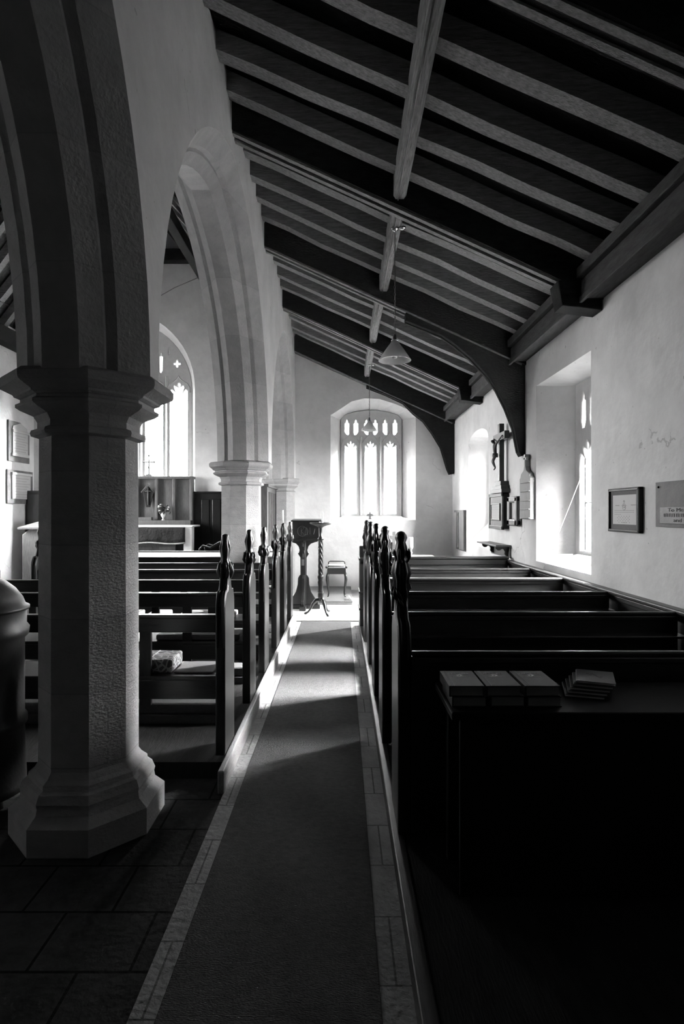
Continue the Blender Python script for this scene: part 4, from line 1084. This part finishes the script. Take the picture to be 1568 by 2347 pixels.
for k in range(12): b.box(2.2268, 2.228, ya+.10+k*.043, ya+.10+k*.043+.018, z0+.091, z0+.094)
b.build('worn_lettering', M['ink'], rp)

# cord from the window and card on its sill
b = MB(); p0_ = Vector((2.58, 6.05, 2.14)); p1_ = Vector((2.18, 6.31, .90)); b.tube([p0_.lerp(p1_, q/8)+Vector((0, 0, -.02*math.sin(PI*q/8))) for q in range(9)], .002, 6)
loose(b.build('window_cord', M['rope']), 'thin white cord slanting from the big side window to the pews', 'cord')
t = thing('card', 'small white card with hand lettering on the big window sill', 'card', (2.42, 6.1, 1.05))
b = MB(); b.box(2.30, 2.46, 6.13, 6.134, 1.062, 1.15); b.build('sheet', M['cloth'], t)
b = MB(); b.box(2.33, 2.43, 6.12, 6.20, 1.036, 1.063, .004); b.build('stand', M['white'], t)
text_mesh('Ri', .085, Matrix.Translation((2.36, 6.128, 1.078)) @ Matrix.Rotation(PI/2, 4, 'X'), M['skin'], 'lettering', t, .0006, 'CENTER', .0025)

# ------------------------------------------------------------------ nave east end: altar, reredos, panelling
YA = 11.2
solid_struct('trim_12', (-5.6, -1.9, 9.7, 11.69, 0, .34), M['flag'])
t = thing('reredos', 'panelled wooden reredos behind the altar under the nave window', 'reredos', (-3.84, 11.6, .34))
xa, xb_ = -4.63, PX(441, 11.5)
b = MB(); b.box(xa, xb_, 11.60, 11.66, .34, PZ(1096, 11.5), .002); b.build('back_board', M['oak'], t)
b = MB(); b.box(xa-.02, xb_+.02, 11.50, 11.67, PZ(1098, 11.5), PZ(1092, 11.5), .006); b.build('cornice', M['oak'], t)
for px_ in (269, 313.5, 357.5, 397.5, 437.5):
    X = PX(px_, 11.5); b = MB(); b.box(X-.03, X+.03, 11.52, 11.61, PZ(1194, 11.5), PZ(1097, 11.5), .01); b.build('panel_post', M['oak'], t)
b = MB(); b.box(xa-.03, xb_+.0, 11.36, 11.60, PZ(1207, 11.4), PZ(1193, 11.4), .008); b.build('gradine', M['oak'], t)
t2 = thing('altar_cross', 'metal altar cross with knobbed arms standing above the reredos', 'cross', (PX(340, 11.55), 11.58, PZ(1092, 11.5)))
b = MB(); x, z = PX(340, 11.55), PZ(1092, 11.5)
b.box(x-.08, x+.08, 11.53, 11.63, z, z+.02, .003); b.box(x-.05, x+.05, 11.55, 11.61, z+.02, z+.045, .003); b.build('foot', M['slate'], t2)
b = MB(); b.tube([(x, 11.58, z+.04), (x, 11.58, z+.42)], .012, 8); b.tube([(x-.10, 11.58, z+.29), (x+.10, 11.58, z+.29)], .012, 8)
for q in ((x-.105, z+.29), (x+.105, z+.29), (x, z+.42), (x, z+.18)): b.sphere((q[0], 11.58, q[1]), .022)
b.build('cross', M['slate'], t2)
t = thing('shrine_crucifix', 'small roofed crucifix hung on the reredos panel', 'crucifix', (PX(337, 11.45), 11.5, PZ(1165, 11.45)))
e = lambda x, y: (PX(x, 11.45), PZ(y, 11.45))
b = MB(); b.prism([e(333, 1163), e(342, 1163), e(350, 1128), e(338, 1113), e(326, 1128)], 'y', 11.50, 11.52, .004); b.build('backing', M['dark'], t)
b = MB(); b.tube([(e(323, 1129)[0], 11.47, e(323, 1129)[1]), (e(338, 1111)[0], 11.47, e(338, 1111)[1]), (e(353, 1129)[0], 11.47, e(353, 1129)[1])], .012, 6); b.build('roof', M['oak'], t)
b = MB(); X = e(338, 0)[0]
b.tube([(X, 11.48, e(0, 1158)[1]), (X, 11.48, e(0, 1118)[1])], .012, 6); b.tube([(e(331, 0)[0], 11.48, e(0, 1126)[1]), (e(345, 0)[0], 11.48, e(0, 1126)[1])], .010, 6); b.build('cross', M['oak'], t)
b = MB(); b.box(e(319, 0)[0], e(350, 0)[0], 11.37, 11.47, PZ(1193, 11.4), PZ(1186, 11.4), .004); loose(b.build('altar_block', M['oak']), 'low oblong wooden block on the gradine below the roofed crucifix', 'block')
# altar table
t = thing('altar', 'nave altar table with dark fringed frontal', 'altar', (-3.84, 10.9, .34))
YT = 10.75
b = MB(); b.box(-4.68, PX(441, YT), YT, 11.34, PZ(1209, YT)-.0, PZ(1205, YT)+.0, .004); b.build('altar_top', M['cloth'], t)
b = MB(); b.box(PX(420, YT), PX(439, YT), YT+.02, YT+.2, .34, PZ(1209, YT), .004); b.build('leg', M['white'], t)
b = MB(); b.box(-4.66, -4.50, YT+.02, YT+.2, .34, PZ(1209, YT), .004); b.build('leg', M['white'], t)
b = MB(); b.box(-4.5, PX(398, YT), YT+.12, YT+.15, .34, PZ(1215, YT)); b.build('panelled_front', M['oak'], t)
for q in range(3):
    b = MB(); X = -4.3+q*.42; b.box(X, X+.3, YT+.10, YT+.125, .5, .95, .01); b.build('raised_panel', M['oak'], t)
bmx = MB(); nx = 26; ztop, zbot = PZ(1209, YT), PZ(1244, YT)
x0_, x1_ = -4.6, PX(425, YT)
rows = []
for jz in range(5):
    rows.append([bmx.bm.verts.new((x0_+(x1_-x0_)*i/nx, YT-.012-.012*math.sin(i*1.9)*(jz/4)-.008*math.sin(i*.7+jz), ztop+(zbot-ztop)*jz/4+.012*math.sin(i*.5)*(jz/4))) for i in range(nx+1)])
for A, B in zip(rows, rows[1:]):
    for i in range(nx):
        f = bmx.bm.faces.new((A[i], A[i+1], B[i+1], B[i])); f.smooth = True
fr = bmx.build('frontal', M['velvet'], t); md = fr.modifiers.new('s', 'SOLIDIFY'); md.thickness = .006
b = MB(); b.tube([(x0_+(x1_-x0_)*i/nx, YT-.02-.012*math.sin(i*1.9), zbot-.012+.012*math.sin(i*.5)) for i in range(nx+1)], .016, 6); b.build('fringe', M['fringe'], fr)
# flowers
X, Yf, zf = PX(374, 11.42), 11.42, PZ(1193, 11.4)
t = thing('flower_vase', 'white footed vase of pale flowers before the reredos', 'vase', (X, Yf, zf))
b = MB(); b.lathe((X, Yf, zf), [(.035, 0), (.035, .012), (.014, .03), (.02, .05), (.045, .09), (.05, .12), (.04, .14)], 24); b.build('vase', M['pottery'], t)
r = random.Random(5)
b = MB(); b2 = MB()
for k in range(26):
    th = r.uniform(0, 2*PI); rr = r.uniform(.02, .13); zz = .16+r.uniform(0, .15)
    q = (X+rr*math.cos(th), Yf+.5*rr*math.sin(th), zf+zz)
    b2.tube([(X, Yf, zf+.12), (X+.5*rr*math.cos(th), Yf+.2*rr*math.sin(th), zf+.12+zz*.4), q], .003, 4)
    for z in range(3): b2.sphere((q[0]+r.uniform(-.03, .03), q[1]+r.uniform(-.02, .02), q[2]+r.uniform(-.04, .01)), .016, 1.2, .5, .9, 1)
    if k % 2 == 0: b.lathe(q, [(.004, -.01), (.016, 0), (.024, .012), (.012, .02)], 12, lobes=6, amp=.25)
b2.build('foliage', M['leaf'], t); b.build('flower_heads', M['petal'], t)
# panelling right of altar
t = thing('wall_panelling', 'tall dark oak panelling on the east wall beside the altar', 'panelling', (-2.5, 11.62, 0))
xa, xb_ = PX(443, 11.6), -1.45
b = MB(); b.box(xa, xb_, 11.62, 11.68, 0, PZ(1131, 11.6), .003); b.build('boards', M['dark'], t)
b = MB(); b.box(xa-.01, xb_, 11.58, 11.69, PZ(1131, 11.6), PZ(1127, 11.6), .006); b.build('cornice', M['dark'], t)
for (a, c) in ((461, 480), (486, 506)):
    b = MB(); b.box(PX(a, 11.6), PX(c, 11.6), 11.605, 11.625, .9, PZ(1145, 11.6), .012); b.build('raised_panel', M['dark'], t)
# sanctuary chair
t = thing('sanctuary_chair', 'dark carved chair half hidden behind the pale pillar by the altar', 'chair', (-2.45, 10.4, .34))
X, Y = -2.30, 10.45; z0 = .34
b = MB(); b.box(X-.25, X+.25, Y-.22, Y+.22, z0+.42, z0+.46, .008); b.build('seat', M['dark'], t)
b = MB(); b.box(X+.21, X+.25, Y-.2, Y+.22, z0+.5, z0+1.0, .01); b.build('backrest', M['dark'], t)
for yy in (-.2, .2):
    b = MB(); b.tube([(X+.24, Y+yy, z0+.75), (X+.12, Y+yy, z0+.72), (X-.05, Y+yy, z0+.62), (X-.18, Y+yy, z0+.66), (X-.24, Y+yy, z0+.60), (X-.2, Y+yy, z0+.46)], .02, 8); b.build('armrest', M['dark'], t)
for sx_ in (-.22, .22):
    for yy in (-.19, .19):
        b = MB(); b.box(X+sx_-.02, X+sx_+.02, Y+yy-.02, Y+yy+.02, z0, z0+.42, .004); b.build('leg', M['dark'], t)
# pulpit-like desk in the north corner and dark cupboard
t = thing('reading_desk', 'grey sloping reading desk in the far north corner', 'desk', (-5.35, 10.2, 0))
b = MB(); b.prism([(-5.62, 0), (-5.15, 0), (-5.15, 1.28), (-5.25, 1.33), (-5.45, 1.33), (-5.62, 1.2)], 'y', 10.1, 10.7, .01); b.build('body', M['oak'], t)
b = MB(); b.prism([(10.02, 1.30), (10.75, 1.40), (10.75, 1.43), (10.02, 1.33)], 'x', -5.66, -5.1, .004); b.build('sloping_top', M['oak'], t)
t = thing('tall_cupboard', 'narrow black upright cupboard against the far north-east corner', 'cupboard', (-6.0, 11.4, 0))
b = MB(); b.box(-6.22, -5.75, 11.35, 11.68, 0, 2.02, .004); b.build('body', M['dark'], t)
b = MB(); b.box(-6.20, -5.77, 11.33, 11.352, .1, 1.95, .003); b.build('door', M['dark'], t)

# north wall tablets
def tablet(name, label, yA, yB, z0, z1, top):
    t = thing(name, label, 'tablet', (XNN, (yA+yB)/2, z0))
    xw = XNN+.002
    if top:
        o_ = [(yA, z0+.03), (yB, z0+.03), (yB, z1-.22), ((yA+yB)/2, z1), (yA, z1-.02)]
        o_ = [(yA, z0), (yB, z0), (yB, z1-.2), (yA+(yB-yA)*.55, z1), (yA, z1)]
    else: o_ = [(yA, z0), (yB, z0), (yB, z1), (yA, z1)]
    b = MB(); b.prism(o_, 'x', xw, xw+.03, .003); b.build('backing_slab', M['slate'], t)
    m_ = (yB-yA)*.14
    b = MB(); b.box(xw+.03, xw+.055, yA+m_, yB-m_, z0+.14*(z1-z0), z1-.28*(z1-z0) if top else z1-.15*(z1-z0), .003); pl = b.build('inscribed_slab', M['marble'], t)
    b = MB(); zc = z1-.28*(z1-z0) if top else z1-.15*(z1-z0); b.box(xw+.03, xw+.075, yA+m_*.8, yB-m_*.8, zc, zc+.05, .008)
    if top: b.prism([(yA+m_, zc+.05), (yB-m_, zc+.05), (yB-m_*1.2, zc+.12), ((yA+yB)/2, zc+.2), (yA+m_*1.2, zc+.12)], 'x', xw+.03, xw+.05, .003); b.box(xw+.03, xw+.07, yA+m_*.7, yB-m_*.7, z0+.10, z0+.16, .008)
    b.build('cornice', M['marble'], t)
    b = MB(); n = 8; za, zb_ = z0+.2*(z1-z0), zc-.06
    for k in range(n):
        wd = (yB-yA)*(.2+.12*((k*37) % 3)/2); ym_ = (yA+yB)/2; z = za+(zb_-za)*k/(n-1)
        q = ym_-wd
        while q < ym_+wd: b.box(xw+.055, xw+.0565, q, q+.02, z-.006, z+.006); q += .032
    b.build('inscription', M['faint'], pl)
tablet('wall_tablet', 'pointed white marble memorial tablet, upper of two on the far left wall', 10.76, 11.48, 2.56, 3.33, True)
tablet('wall_tablet', 'square white memorial tablet, lower of two on the far left wall', 10.72, 11.60, 1.76, 2.40, False)

# ------------------------------------------------------------------ stove on the far left
t = thing('stove', 'black cast-iron domed stove at the left edge of the picture', 'stove', (-2.01, 3.18, 0))
X, Y = -2.01, 3.18
b = MB(); b.lathe((X, Y, 0), [(.24, .06), (.235, .1), (.225, .4), (.24, .42), (.24, .45), (.225, .47), (.225, .89), (.245, .91), (.25, .95), (.235, .97), (.235, 1.05)], 48); b.build('drum', M['iron'], t)
b = MB(); b.lathe((X, Y, 0), [(.235, 1.05), (.25, 1.055), (.25, 1.07), (.23, 1.08), (.215, 1.12), (.18, 1.17), (.13, 1.215), (.09, 1.235), (.085, 1.25)], 48); b.build('dome', M['iron'], t)
b = MB(); b.lathe((X, Y, 0), [(.085, 1.25), (.08, 1.26), (.08, 1.31), (.095, 1.32), (.095, 1.335), (.03, 1.34)], 24); b.build('flue_collar', M['iron'], t)
for k in range(3):
    th = 1.57+k*2*PI/3; b = MB(); b.tube([(X+.17*math.cos(th), Y+.17*math.sin(th), .08), (X+.2*math.cos(th), Y+.2*math.sin(th), .05), (X+.22*math.cos(th), Y+.22*math.sin(th), .012)], [.02, .018, .012], 8); b.build('leg', M['iron'], t)
